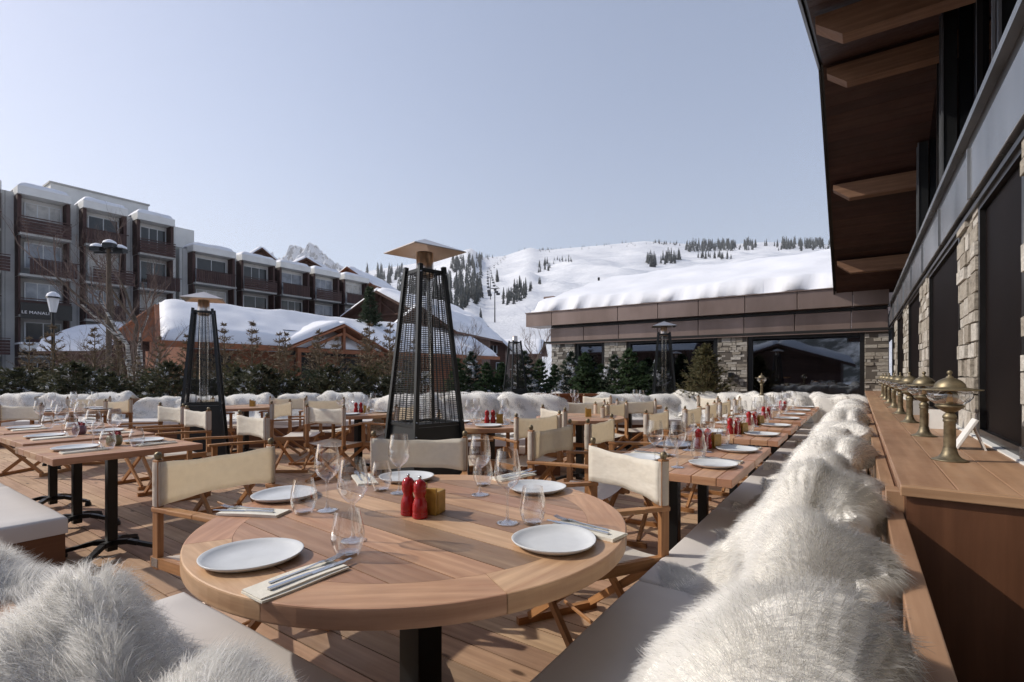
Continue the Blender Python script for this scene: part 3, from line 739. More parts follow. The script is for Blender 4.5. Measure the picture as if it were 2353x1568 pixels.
def pot_m(mat):
    def f():
        t = empty('flower_pot'); m = MB(); n = 32; prof = [(.030, 0), (.038, .004), (.044, .03), (.042, .055), (.034, .072), (.030, .070), (0, .06)]
        for r, z in prof:
            for j in range(n): a = 2 * math.pi * j / n; q = r * (1 + .07 * math.cos(8 * a)); m.v.append((q * math.cos(a), q * math.sin(a), z))
        for k in range(len(prof) - 1):
            for j in range(n): m.f.append((k * n + j, k * n + (j + 1) % n, (k + 1) * n + (j + 1) % n, (k + 1) * n + j)); m.uv += [(0, 0)] * 4
        m.build('pot', mat, t, True); g = random.Random(5); fl = MB()
        for k in range(26):
            a = g.uniform(0, 6.28); r = g.uniform(0, .034); c = Vector((r * math.cos(a), r * math.sin(a), .075 + g.uniform(0, .022)))
            Mx = Matrix.Rotation(g.uniform(0, 3), 3, 'X') @ Matrix.Rotation(g.uniform(0, 3), 3, 'Z'); s = g.uniform(.007, .013)
            fl.quad_uv([c + Mx @ Vector(p) * s for p in ((-1, -.6, 0), (0, -1, .3), (1, -.5, 0), (.8, .8, .3), (-.5, .9, 0))], [(0, 0)] * 5)
        fl.build('flowers', 'flower_red', t); return t
    return f
IT = {'plate': ('plate', plate_m), 'napkin': ('napkin', napkin_m), 'fork': ('fork', fork_m), 'knife': ('knife', knife_m), 'wine': ('wine glass', wine_m), 'tumbler': ('tumbler', tumbler_m),
      'mill': ('pepper mill', mill_m), 'box': ('box', box_m), 'pot_purple': ('flower pot', pot_m('pot_purple')), 'pot_green': ('flower pot', pot_m('pot_green'))}
GR = {'plate': 'pale grey plates', 'napkin': 'cream napkins', 'fork': 'forks', 'knife': 'knives', 'wine': 'wine glasses', 'tumbler': 'tumblers', 'mill': 'red pepper mills', 'box': 'yellow wooden boxes', 'pot_purple': 'ribbed flower pots', 'pot_green': 'ribbed flower pots'}
def item(kind, p, rz, label, z=.75):
    return put('i_' + kind, IT[kind][1], Vector((p[0], p[1], z)), rz, label, IT[kind][0], GR[kind])
def px(kind, x, y, rz, label): p = PX(x, y, .75); item(kind, p, rz, label)
T0 = 'on the big round table'
px('plate', 580, 1285, .3, f'large pale plate {T0}, nearest the camera at the left')
px('plate', 1274, 1250, 1.2, f'large pale plate {T0}, at the right near the bench')
px('plate', 655, 1143, 2.0, f'pale plate {T0}, before the wide chair back at left')
px('plate', 934, 1102, .1, f'pale plate {T0}, at its far edge below the heater')
px('plate', 1233, 1126, 2.6, f'pale plate {T0}, in front of the bright white chair back')
def cutlery(x, y, x2, y2, label, flip=1):
    a, b = PX(x, y, .75), PX(x2, y2, .75); d = (b - a); r = math.atan2(d.y, d.x); c = (a + b) / 2; n = Vector((-math.sin(r), math.cos(r), 0))
    item('napkin', c, r, f'folded cream napkin {label}')
    item('fork', c + n * .020 * flip + d.normalized() * .035, r, f'steel fork on the napkin {label}')
    item('knife', c - n * .012 * flip + d.normalized() * .03, r, f'steel knife on the napkin {label}')
cutlery(588, 1372, 770, 1304, f'by the nearest left plate {T0}')
cutlery(1422, 1238, 1285, 1206, f'by the right plate {T0}', -1)
cutlery(650, 1183, 520, 1178, f'by the left rear plate {T0}', -1)
cutlery(848, 1118, 828, 1092, f'left of the far-edge plate {T0}')
cutlery(1150, 1103, 1208, 1092, f'by the right rear plate {T0}')
px('wine', 917, 1134, 0, f'wine glass {T0}, tall in front of the far canvas chair')
px('wine', 1103, 1138, 0, f'wine glass {T0}, second from the right beside a tumbler')
px('wine', 1166, 1203, 0, f'wine glass {T0}, rightmost stem beside the right tumbler')
px('wine', 752, 1174, 0, f'wine glass {T0}, leftmost stem')
px('wine', 811, 1243, 0, f'wine glass {T0}, nearest stem standing behind the nearest tumbler')
px('tumbler', 698, 1180, 0, f'clear tumbler {T0}, before the left rear plate')
px('tumbler', 799, 1277, 0, f'clear tumbler {T0}, nearest one by the fork tips')
px('tumbler', 876, 1128, 0, f'clear tumbler {T0}, left of the far plate')
px('tumbler', 1110, 1116, 0, f'clear tumbler {T0}, behind the second wine glass from the right')
px('tumbler', 1224, 1204, 0, f'clear tumbler {T0}, right of the rightmost wine glass')
px('mill', 938, 1183, 0, f'red pepper mill {T0}, left of the pair')
px('mill', 965, 1190, .5, f'red pepper mill {T0}, right of the pair beside the yellow box')
px('box', 996, 1178, R(-20), f'yellow wooden box {T0}, right of the two red mills')

# ---- two-seat tables
def setting(c, ax, lab, lod, gl=1):
    """c table centre, ax unit vector from the table centre to the diner"""
    ax = Vector((ax[0], ax[1], 0)); sd_ = Vector((-ax.y, ax.x, 0)); r = math.atan2(ax.y, ax.x)
    item('plate', c + ax * .20 + sd_ * .02, r + 1, f'pale plate {lab}')
    if lod < 2:
        q = c + ax * .20 + sd_ * .195 * gl; item('napkin', q, r + math.pi, f'folded cream napkin {lab}')
        if lod < 1:
            item('fork', q + sd_ * .012, r + math.pi, f'steel fork {lab}'); item('knife', q - sd_ * .014, r + math.pi, f'steel knife {lab}')
    item('wine', c + ax * .06 - sd_ * .14 * gl, 0, f'wine glass {lab}')
    item('tumbler', c + ax * .08 + sd_ * (.20 if lod < 2 else .1) * gl, 0, f'clear tumbler {lab}')
def two_top(u, v, size, sides, phrase, lod, centre=None, kind='r'):
    c = UV(u, v); W, D = size
    put('sq_' + kind, lambda: square_table(W, D), c, -A, f'wooden table {phrase}', 'table', 'small wooden tables in rows')
    for (ax, sname, gl) in sides: setting(c, ax, f'on the {sname} side of the table {phrase}', lod, gl)
    if centre:
        if centre == 'mills':
            item('mill', c + Vector((-.03, .0, 0)), 0, f'red pepper mill, left of two on the table {phrase}'); item('mill', c + Vector((.035, .01, 0)), 1, f'red pepper mill, right of two on the table {phrase}')
            if lod < 2: item('box', c + Vector((.09, .05, 0)), .4, f'yellow wooden box on the table {phrase}')
        else: item(centre, c + Vector((.02, 0, 0)), 0, f'ribbed {"purple" if "purple" in centre else "olive"} pot of red flowers on the table {phrase}')
SR = ((FV, 'bench', 1), (neg(FV), 'chair', -1))
SZ = (.72, .615)
rows = [(2.79, 'nearest in the right row', 0, None), (3.42, 'second in the right row', 0, 'mills'),
        (4.40, 'third in the right row', 1, 'mills'), (5.25, 'fourth in the right row', 1, 'mills'), (6.15, 'fifth in the right row', 2, 'mills'),
        (6.85, 'sixth in the right row', 2, None), (7.65, 'last but one in the right row', 2, 'mills'), (8.45, 'last in the right row', 2, None)]
for u, ph, lod, ce in rows: two_top(u, -.84, SZ, SR, ph, lod, ce)
SL = ((neg(FU), 'bench', 1), (FU, 'chair', -1))
for u, v, ph, lod, ce in [(1.26, -4.22, 'nearest in the left group', 0, 'pot_green'), (1.33, -5.22, 'middle of the left group', 1, 'pot_purple'), (1.40, -6.18, 'furthest left of the left group', 1, None)]:
    two_top(u, v, (.84, .80), SL, ph, lod, ce, 'l')
# things on the round tables further back
def mid(x, y, name, mills=True, n=2, box=False):
    c = Vector((x, y, 0)); dirs = [((0, -1), 'near'), ((1, .2), 'right'), ((-1, .2), 'left'), ((0, 1), 'far')][:n]
    for d, s_ in dirs:
        d = Vector((d[0], d[1], 0)).normalized(); sd_ = Vector((-d.y, d.x, 0))
        item('plate', c + d * .33, 0, f'pale plate on the {s_} side of the {name}'); item('wine', c + d * .17 + sd_ * .15, 0, f'wine glass on the {s_} side of the {name}')
        item('tumbler', c + d * .15 - sd_ * .12, 0, f'clear tumbler on the {s_} side of the {name}')
    if mills:
        item('mill', c + Vector((-.03, 0, 0)), 0, f'red pepper mill, left of two on the {name}'); item('mill', c + Vector((.03, .01, 0)), 0, f'red pepper mill, right of two on the {name}')
    if mills or box: item('box', c + Vector((.10, .02, 0)), 0, f'yellow wooden box on the {name}')
mid(-.22, 5.0, 'round table before the free-standing bench', True, 4)
mid(.78, 5.75, 'bare round table behind the tan chairs', False, 0, True)
mid(.85, 8.0, 'distant round table beside the reddish screen', False, 3)
mid(1.85, 7.9, 'distant round table before the green spruces', False, 2)
mid(-1.95, 6.35, 'round table left of the big heater', True, 4)
mid(-4.05, 7.6, 'round table right of the left heater', False, 0, True)
mid(-6.0, 6.85, 'round table in the far left corner', False, 4)

# ---- chairs (x, y = middle of the backrest, facing vector)
C = put_chair
C(-1.40, 2.40, .88, -.48, 'wide tan canvas chair at the left of the big round table')
C(-.55, 2.97, 0.02, -1, 'canvas chair at the far side of the big round table, under the big heater')
C(.545, 2.42, -.91, -.42, 'bright sunlit canvas chair at the right of the big round table')
C(-2.33, 4.50, *neg(FU), 'sunlit canvas chair at the end of the nearest left table')
C(-3.30, 5.25, *neg(FU), 'canvas chair just left of the left heater\'s foot, middle of three in a row')
C(-3.98, 5.85, *neg(FU), 'canvas chair leftmost of the three facing the left tables')
C(-5.95, 6.05, .05, 1, 'tan canvas chair cut by the left edge of the photograph', 1)
C(-6.55, 7.75, .35, -1, 'tan canvas chair before the back-left sheepskins, behind the far left table', 1)
C(-5.62, 7.15, -1, -.12, 'pale canvas chair turned sideways at the far left table', 1)
C(-4.55, 7.45, 1, .2, 'canvas chair peeping out right of the left heater', 1)
C(-3.55, 7.95, .1, -1, 'tan canvas chair behind the small table right of the left heater', 1)
C(-3.02, 6.55, 1, .02, 'canvas chair seen exactly from the side, left of the middle group', 0)
C(-2.10, 5.62, .35, .94, 'tan canvas chair seen from behind at the table left of the big heater', 0)
C(-2.75, 7.35, .5, -1, 'tan canvas chair facing the camera behind the table left of the big heater', 1)
C(-1.25, 5.95, -1, .3, 'canvas chair half hidden behind the left edge of the big heater', 1)
C(-.66, 4.52, 1, .12, 'canvas chair seen edge-on just right of the big heater', 0)
C(.24, 4.48, -.66, .75, 'tan canvas chair at the right of the table with two red mills', 0)
C(.44, 5.32, -.93, -.36, 'small sunlit canvas chair facing left behind the tan chair', 0)
C(.28, 3.53, *FV, 'canvas chair facing the nearest right table', 0)
C(.71, 4.02, *FV, 'canvas chair facing the second right table', 0)
C(1.43, 4.95, *FV, 'canvas chair facing the third right table, before the shrouded heater', 0)
C(2.00, 5.55, *FV, 'canvas chair facing the fourth right table', 1)
C(2.50, 6.28, *FV, 'canvas chair facing the fifth right table', 1)
C(2.92, 6.88, *FV, 'canvas chair facing the sixth right table', 1)
C(3.42, 7.6, *FV, 'canvas chair facing the last but one right table', 1)
C(3.15, 8.05, .9, .2, 'canvas chair furthest back beside the potted conifer', 1)
C(1.10, 5.90, -1, .25, 'canvas chair at the right of the bare round table with the yellow box', 1)
C(1.26, 6.35, -.6, 1, 'canvas chair with crossed legs showing, behind the bare round table', 1)
C(.98, 6.75, 0, 1, 'tan canvas chair with its back to the camera before the reddish screen', 1)
C(1.75, 7.05, .05, 1, 'tan canvas chair with its back to the camera before the spruces', 1)
C(1.42, 8.35, -.7, -.7, 'canvas chair at the right end of the reddish screen', 1)
C(.55, 8.6, .2, -1, 'canvas chair against the reddish wooden screen', 1)
C(-.60, 8.95, 0, -1, 'pale canvas chair before the furthest middle bench', 1)
C(.30, 8.75, .6, -1, 'pale canvas chair at the right end of the furthest middle bench', 1)

# ---- pyramid heaters
def heater():
    t = empty('patio_heater'); b, tp = .265, .105
    W = lambda z: b + (tp - b) * z / 2.0
    m = MB(); i0 = 0
    for z in (0.05, .86):
        w_ = W(z) - .014; m.v += [(-w_, -w_, z), (w_, -w_, z), (w_, w_, z), (-w_, w_, z)]
    m.f += [(0, 1, 5, 4), (1, 2, 6, 5), (2, 3, 7, 6), (3, 0, 4, 7), (3, 2, 1, 0)]; m.uv += [(0, 0)] * 20
    w_ = W(.86) - .014; m.v += [(-w_, -w_, .86), (w_, -w_, .86), (w_, w_, .86), (-w_, w_, .86)]; m.f.append((8, 9, 10, 11)); m.uv += [(0, 0)] * 4
    m.build('gas_housing', 'heater_paint', t)
    for sx in (-1, 1):
        for sy in (-1, 1):
            p = MB().bar((sx * W(0), sy * W(0), .02), (sx * W(2.06), sy * W(2.06), 2.04), .030, .030, up=(1, 0, 0)).build('post', 'heater_paint', t)
            q = MB()
            for z in (.80, .90, 1.98): q.lathe([(0, .006), (.006, .004), (.007, 0)], 8, (sx * (W(z) + .002), sy * (W(z) + .017), z))
            q.build('bolt', 'steel', p)
    for z in (.875, 2.0):
        m = MB()
        for k in range(4):
            c, s = [(0, -1), (1, 0), (0, 1), (-1, 0)][k]; w_ = W(z) - .012
            m.bar((c * w_ - s * w_, s * w_ + c * w_, z), (c * w_ + s * w_, s * w_ - c * w_, z), .018, .024)
        m.build('ring_frame', 'heater_paint', t)
    for k, (c, s) in enumerate([(0, -1), (1, 0), (0, 1), (-1, 0)]):
        m = MB(); nz = 74; P = lambda a, z: (c * W(z) - s * a * (W(z) - .012), s * W(z) + c * a * (W(z) - .012), z)
        for j in range(nz):
            z = .895 + (1.985 - .895) * j / (nz - 1); m.bar(P(-1, z), P(1, z), .0032, .0032)
        for a in (-.62, -.3, .0, .3, .62): m.bar(P(a, .885), P(a * 1.0, 1.99), .0042, .0042)
        m.build('wire_guard', 'black_iron', t)
    MB().lathe([(.050, .87), (.050, 1.97)], 20).build('glass_tube', 'tube_glass', t, True)
    MB().lathe([(.0, 2.16), (.062, 2.15), (.066, 2.03), (.072, 2.0), (.060, 1.96), (0, 1.96)], 16).build('burner_head', 'hood_metal', t, True)
    m = MB(); h = .222
    m.v += [(-h, -h, 2.155), (h, -h, 2.155), (h, h, 2.155), (-h, h, 2.155), (0, 0, 2.255), (-h, -h, 2.149), (h, -h, 2.149), (h, h, 2.149), (-h, h, 2.149), (0, 0, 2.247)]
    m.f += [(0, 1, 4), (1, 2, 4), (2, 3, 4), (3, 0, 4), (6, 5, 9), (7, 6, 9), (8, 7, 9), (5, 8, 9), (0, 5, 6, 1), (1, 6, 7, 2), (2, 7, 8, 3), (3, 8, 5, 0)]
    m.uv += [(0, 0)] * (12 + 12 + 16); m.build('hood', 'hood_metal', t); return t
put('heater', heater, (-.655, 3.76, 0), R(42), 'large black pyramid heater with copper-coloured hood in the centre', 'patio heater', 'pyramid patio heaters')
put('heater', heater, (-3.80, 6.17, 0), R(25), 'black pyramid heater at the left before the snowy chalet roof', 'patio heater', 'pyramid patio heaters')
o = put('heater', heater, (2.92, 9.62, 0), R(-12), 'black pyramid heater before the stone-piered windows beside the potted conifer', 'patio heater', 'pyramid patio heaters')
o = put('heater', heater, (.07, 12.0, 0), R(30), 'furthest black pyramid heater, without a hood, in front of the brown chalet', 'patio heater', 'pyramid patio heaters')
for c in list(o.children):
    if c.name.startswith('hood'): bpy.data.objects.remove(c)

# ---- brass lamps on the counter
def ship_lamp():
    t = empty('table_lamp')
    MB().lathe([(0, 0), (.056, 0), (.058, .003), (.050, .006), (.036, .013), (.027, .026), (.0225, .042), (.021, .052)], 28).build('foot', 'brass', t, True)
    MB().lathe([(.0195, .05), (.0185, .150), (.0215, .154), (.0215, .159), (.019, .163), (.0225, .168), (.0225, .175), (.018, .182), (.013, .188)], 24).build('column', 'brass', t, True)
    MB().lathe([(.010, .188), (.016, .190), (.030, .199), (.040, .208), (.044, .211), (.046, .216), (.043, .219), (.030, .221), (0, .221)], 28).build('gallery', 'brass', t, True)
    MB().lathe([(.042, .221), (.058, .232), (.069, .246), (.072, .258), (.068, .270), (.055, .280)], 28).build('globe', 'lamp_glass', t, True)
    MB().lathe([(0, .221), (.011, .223), (.011, .242), (.007, .252), (.009, .264), (0, .272)], 14).build('burner', 'lamp_core', t, True)
    rfl = MB().lathe([(0, .003), (.020, .001), (.024, -.004), (0, -.006)], 18, (0, 0, 0)).build('reflector', 'cream_lens', t, True); rfl.rotation_euler = (0, R(90), R(40)); rfl.location = (.020, .016, .25)
    MB().lathe([(.0985, .276), (.1005, .278), (.100, .280), (.060, .286), (.050, .288), (.049, .292), (.046, .302), (.036, .314), (.022, .322), (.012, .326), (.011, .330), (.006, .333), (.005, .338), (.009, .343), (.009, .349), (.005, .354), (0, .356)], 36).build('shade', 'brass', t, True)
    return t
nm = ['nearest', 'second', 'third', 'fourth', 'fifth', 'sixth', 'seventh', 'eighth and furthest']
for k in range(8): put('lamp', ship_lamp, UV(2.60 + .94 * k, .295, .90), .3 * k, f'{nm[k]} brass ship lamp on the wooden counter', 'lamp', 'brass lamps along the counter')
put('lamp', ship_lamp, Vector((3.98, 7.98, .90)), 0, 'brass lamp on the bench back in front of the largest window', 'lamp', 'brass lamps along the counter')
# menu stand and white holder
t = empty('menu_board', UV(3.05, .40, .9), -A); tag(t, 'white menu board leaning on the counter by the second lamp', 'menu board')
Mx = Matrix.Rotation(R(28), 3, 'Y')
MB().box((0.0, .0, .07), (.012, .10, .15), M=Mx).build('board', 'menu_white', t, bevel=.002); MB().box((.045, 0, .055), (.006, .06, .12), M=Matrix.Rotation(R(-20), 3, 'Y')).build('stand', 'menu_white', t)
for k, (u_, l_) in enumerate(((4.05, 'third'), (5.35, 'fourth'))):
    MBo = MB(); t = empty('menu_card', UV(u_, .41, .9), -A + .3 * k); tag(t, f'small white menu card standing behind the {l_} brass lamp', 'menu card')
    MB().box((0, 0, .06), (.09, .004, .12), M=Matrix.Rotation(R(-9), 3, 'X')).build('front_leaf', 'menu_white', t); MB().box((0, .035, .06), (.09, .004, .12), M=Matrix.Rotation(R(12), 3, 'X')).build('rear_leaf', 'menu_white', t)
# reddish wooden screen
t = empty('wooden_screen', (1.05, 9.25, 0)); tag(t, 'low reddish wooden screen at the back of the deck', 'screen')
m = MB()
for k in range(6): m.box((-.5 + k * .2, 0, .46), (.192, .03, .76))
m.build('boards', 'chalet_wood', t); MB().box((0, 0, .86), (1.26, .10, .04)).build('top_rail', 'chalet_wood', t); MB().box((-.62, 0, .43), (.05, .06, .86)).box((.62, 0, .43), (.05, .06, .86)).build('post', 'chalet_wood', t)
# ================================================================== BUILDINGS ROUND THE TERRACE
def snow_sheet(fn, na, nb, th, name, parent, ea=.06, eb=.08, seed=0, rough=.04, mat='snow_roof'):
    """snow lying on the surface fn(a,b): real thickness, rounded rims, slightly lumpy"""
    m = MB()
    for j in range(nb + 1):
        for i in range(na + 1):
            a, b = i / na, j / nb
            wob = .055 * fbm(a * na * .22 + seed, b * 9, seed, 4)
            p = Vector(fn(a, min(1, max(-.02, b + .6 * wob * (1 - b) ** 8))))
            e = min(1, min(a, 1 - a) / ea) if ea else 1; f = min(1, min(b, 1 - b) / eb) if eb else 1
            k = math.sqrt(max(0, 1 - (1 - e) ** 2)) * math.sqrt(max(0, 1 - (1 - f) ** 2))
            m.v.append((p.x, p.y, p.z + th * (.12 + .88 * k) * (1 + .28 * fbm(p.x * .45 + seed, p.y * .45, 2.2 + seed, 2)) + rough * fbm(p.x * .8 + seed, p.y * .8, seed)))
    for j in range(nb):
        for i in range(na): k = j * (na + 1) + i; m.f.append((k, k + 1, k + na + 2, k + na + 1)); m.uv += [(0, 0)] * 4
    ring = [i for i in range(na + 1)] + [j * (na + 1) + na for j in range(1, nb + 1)] + [nb * (na + 1) + i for i in range(na - 1, -1, -1)] + [j * (na + 1) for j in range(nb - 1, 0, -1)]
    b0 = len(m.v)
    for r_ in ring:
        j, i = divmod(r_, na + 1); p = fn(i / na, j / nb); m.v.append((p[0], p[1], p[2] + .004))
    for k in range(len(ring)): k2 = (k + 1) % len(ring); m.f.append((ring[k2], ring[k], b0 + k, b0 + k2)); m.uv += [(0, 0)] * 4
    o = m.build(name, mat, parent, True); return o

# ---- right wing: gabled hall open to the terrace (local x = v, y = u)
t = empty('restaurant_hall', (0, 0, 0), -A); tag(t, 'restaurant hall on the right with stone pillars, zinc band and dark gabled roof overhang', 'building')
for a, b in ((1.2, 2.76), (3.68, 4.30), (6.0, 6.82), (8.3, 9.15), (10.55, 11.3)):
    pl_ = MB().box((.775, (a + b) / 2, 1.09), (.46, b - a - .03, 2.16)).build('pillar', 'mortar', t); MB().stones(.545, 1.0, a, b, .90, 2.165, ('-x',), int(a * 10) + 20).build('stonework', 'dry_stone', pl_)

for a, b in ((2.76, 3.68), (4.30, 6.0), (6.82, 8.3), (9.15, 10.55), (11.3, 12.22), (-1.2, 1.2)):
    f = MB().box((.56, a + .02, 1.53), (.05, .04, 1.25)).box((.56, b - .02, 1.53), (.05, .04, 1.25)).box((.56, (a + b) / 2, .925), (.05, b - a - .082, .04)).box((.56, (a + b) / 2, 2.14), (.05, b - a - .082, .03)).build('window', 'dark_frame', t)
    MB().box((.565, (a + b) / 2, 1.53), (.012, b - a - .09, 1.18)).build('pane', 'brown_panel', f)
MB().box((.62, 5.5, .44), (.12, 13.4, .86)).build('base_wall', 'mortar', t)
MB().box((.525, 5.6, .892), (.04, 13.2, .03)).build('sill', 'parapet_white', t)
m = MB(); k = -1.2
while k < 12.3: m.box((.50 + .2, k + .61, 2.335), (.40, 1.206, .27)); k += 1.22
m.build('fascia', 'zinc_sheet', t, bevel=.004)
m = MB(); k = -1.2
while k < 12.0: MB().box((.494, k + 1.217, 2.335), (.012, .022, .275)).build('fascia_seam', 'zinc_sheet', t); k += 1.22
MB().box((.68, 5.65, 2.595), (.40, 13.6, .04)).build('cap_flashing', 'zinc_sheet', t); MB().box((.71, 5.65, 2.523), (.38, 13.5, .10)).build('shadow_gap', 'dark_frame', t); MB().box((.70, 5.65, 2.165), (.36, 13.6, .026)).build('soffit_trim', 'dark_frame', t)
MB().box((1.4, 5.6, 2.5), (.9, 13.0, .1)).build('inner_ceiling', 'dark_interior', t); MB().box((5.5, 5.6, 2.6), (.1, 13.4, 5.2)).build('rear_wall', 'panel_wood', t)
MB().box((3.0, 5.6, -.02), (4.9, 13.4, .04)).build('inner_floor', 'panel_wood', t)
def rz_(u): return 5.18 - (.48 * (u - 7.55) if u > 7.55 else .28 * (7.55 - u))
def slab(u0, u1, v0, v1, off, th, mat, name, n=1, axis='v'):
    m = MB()
    for k in range(n):
        a0, a1 = u0 + (u1 - u0) * k / n, u0 + (u1 - u0) * (k + 1) / n - (.004 if n > 1 else 0)
        P = [(v0, a0), (v1, a0), (v1, a1), (v0, a1)]; i = len(m.v)
        m.v += [(v, u, rz_(u) + off) for v, u in P] + [(v, u, rz_(u) + off + th) for v, u in P]
        for q in ((3, 2, 1, 0), (4, 5, 6, 7), (0, 1, 5, 4), (1, 2, 6, 5), (2, 3, 7, 6), (3, 0, 4, 7)):
            m.f.append(tuple(i + x for x in q)); m.uv += [(m.v[i + x][0], m.v[i + x][1]) for x in q]
    return m.build(name, mat, t)
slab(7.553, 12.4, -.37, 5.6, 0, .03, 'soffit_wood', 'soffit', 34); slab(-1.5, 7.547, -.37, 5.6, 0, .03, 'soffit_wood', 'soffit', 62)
rf = slab(7.552, 12.44, -.40, 5.7, .034, .20, 'dark_frame', 'roof'); slab(-1.55, 7.548, -.40, 5.7, .034, .20, 'dark_frame', 'roof')
slab(7.552, 12.44, -.425, -.402, -.03, .29, 'dark_frame', 'verge_trim'); slab(-1.55, 7.548, -.425, -.402, -.03, .29, 'dark_frame', 'verge_trim')
for u in (1.7, 3.6, 5.5, 7.55, 9.45, 11.25):
    z = rz_(u) - .012; m = MB(); i = 0; w_, h_ = .085, .24
    if u == 7.55: z -= .03
    zz = z - (.04 if u != 7.55 else .03)
    m.v += [(-.33, u - w_, zz), (5.2, u - w_, zz), (5.2, u - w_, zz - h_), (-.12, u - w_, zz - h_), (-.33, u - w_, zz - .07),
            (-.33, u + w_, zz), (5.2, u + w_, zz), (5.2, u + w_, zz - h_), (-.12, u + w_, zz - h_), (-.33, u + w_, zz - .07)]
    m.f += [(0, 1, 2, 3, 4), (9, 8, 7, 6, 5), (5, 6, 1, 0), (4, 3, 8, 9), (3, 2, 7, 8), (0, 4, 9, 5), (1, 6, 7, 2)]
    for f in m.f: m.uv += [(m.v[x][0], m.v[x][2] + m.v[x][1]) for x in f]
    m.build('purlin', 'beam_wood', t)
for u in (1.68, 4.12, 6.56, 9.0, 11.44):
    h = rz_(u) - 2.67; zc = 2.65 + h / 2; p = MB().box((.74, u, zc), (.10, .15, h - .02)).build('steel_column', 'black_iron', t)
    MB().box((.68, u - .082, zc), (.016, .012, h - .03)).box((.68, u + .082, zc), (.016, .012, h - .03)).build('flange', 'zinc_sheet', p)
    b_ = MB(); k = 3.0
    while k < rz_(u) - .3: b_.box((.686, u - .02, k), (.008, .016, .016)).box((.686, u + .03, k), (.008, .016, .016)); k += .55
    b_.build('bolt', 'steel', p)
for a, b in ((-1.2, 1.68), (1.68, 4.12), (4.12, 6.56), (6.56, 9.0), (9.0, 11.44), (11.44, 12.3)):
    z0 = 2.66; m = MB(); a_, b_ = a + .09, b - .09
    us = [a_, b_] if not (a_ < 7.55 < b_) else [a_, 7.55, b_]
    P = [(a_, z0), (b_, z0)] + [(u, rz_(u) - .03) for u in reversed(us)]
    i = 0; m.v += [(.80, u, z) for u, z in P] + [(.81, u, z) for u, z in P]; n_ = len(P)
    m.f += [tuple(reversed(range(n_))), tuple(range(n_, 2 * n_))] + [(k, (k + 1) % n_, (k + 1) % n_ + n_, k + n_) for k in range(n_)]; m.uv += [(0, 0)] * (2 * n_ + 4 * n_)
    m.build('gable_pane', 'window_glass', t)
    mu = (a + b) / 2; MB().box((.79, mu, (2.66 + rz_(mu)) / 2), (.05, .04, rz_(mu) - 2.72)).build('mullion', 'dark_frame', t)

# ---- far wing facing the terrace
UF = 12.5
def vf(pxx, u=UF):
    tt = (pxx - CX) / F; Y = u / (SA * tt + CA); return Y * (CA * tt - SA)
t = empty('restaurant_wing', (0, 0, 0), -A); tag(t, 'low restaurant wing with bronze fascia, stone piers and thick roof snow', 'building')
piers = [(1267, 1320), (1388, 1439), (1648, 1717)]
for a, b in [(vf(a), vf(b)) for a, b in piers] + [(.10, .50)]:
    pl_ = MB().box(((a + b) / 2, UF + .32, .85), (b - a - .03, .6, 2.5)).build('pier', 'mortar', t); MB().stones(a, b, UF + .03, UF + .5, -.2, 2.1, ('-y',) + (('-x',) if a < -7 else ()), int(-a * 7) + 3, hs=(.035, .085), ws=(.07, .25)).build('stonework', 'dry_stone', pl_)
wins = [(vf(1320), vf(1388)), (vf(1439), vf(1648)), (vf(1717), .12)]
for a, b in wins:
    f = MB(); f.box((a + .05, UF + .12, 1.04), (.10, .10, 2.12)); f.box((b - .05, UF + .12, 1.04), (.10, .10, 2.12)); f.box(((a + b) / 2, UF + .12, 2.07), (b - a - .21, .10, .07))
    n_ = max(1, round((b - a) / 2.4))
    for k in range(1, n_): f.box((a + (b - a) * k / n_, UF + .12, 1.0), (.05, .08, 2.05))
    f = f.build('window', 'dark_frame', t); MB().box(((a + b) / 2, UF + .13, 1.0), (b - a - .2, .012, 2.0)).build('pane', 'window_glass', f)
MB().box((-3.4, 17.5, 1.0), (8.2, .1, 2.9)).build('rear_wall', 'dark_interior', t); MB().box((-3.4, 15.1, -.06), (8.0, 5.0, .06)).build('inner_floor', 'dark_interior', t)
MB().box((-3.4, 15.0, 2.15), (8.2, 5.1, .05)).build('inner_ceiling', 'dark_interior', t); MB().box((-7.25, 15.3, 1.0), (.1, 4.4, 2.3)).build('side_wall', 'mortar', t)
def fascia(name, v0, v1, u0, z0, z1, D, seams):
    m = MB(); s_ = [v0] + [v for v in seams if v0 < v < v1] + [v1]
    for a, b in zip(s_[:-1], s_[1:]): m.box(((a + b) / 2, u0 + D / 2, (z0 + z1) / 2), (b - a - .014, D, z1 - z0))
    return m.build(name, 'bronze_sheet', t, bevel=.004)
fascia('lower_fascia', vf(1267) - .02, .49, UF - .03, 2.12, 2.545, .5, [vf(x) for x in (1342, 1422, 1512, 1605, 1710, 1826, 1956)])
MB().box(((vf(1267) + .49) / 2, UF + .2, 2.585), (.47 - vf(1267), .46, .06)).build('drip_gap', 'dark_frame', t)
MB().box(((vf(1267) + .49) / 2, UF - .012, 2.105), (.49 - vf(1267), .06, .02)).build('drip_edge', 'bronze_sheet', t)
fascia('upper_fascia', vf(1209, UF - .2), .5, UF - .22, 2.62, 3.0, .8, [vf(x, UF - .2) for x in (1268, 1420, 1512, 1605, 1712, 1832, 1960)])
MB().box(((vf(1209, UF - .2) + .5) / 2, UF + .15, 3.015), (.52 - vf(1209, UF - .2), .8, .02)).build('roof_edge', 'bronze_sheet', t)
vl = vf(1209, UF - .2) + .02
def rfn(a, b): return (vl + .12 + (3.2 - vl) * a, 12.36 + 5.8 * b, 3.03 + 1.75 * b - .0)
m = MB(); m.v += [(vl, 12.30, 3.0), (3.3, 12.30, 3.0), (3.3, 18.3, 4.80), (vl, 18.3, 4.80), (vl, 24, 3.0), (3.3, 24, 3.0)]
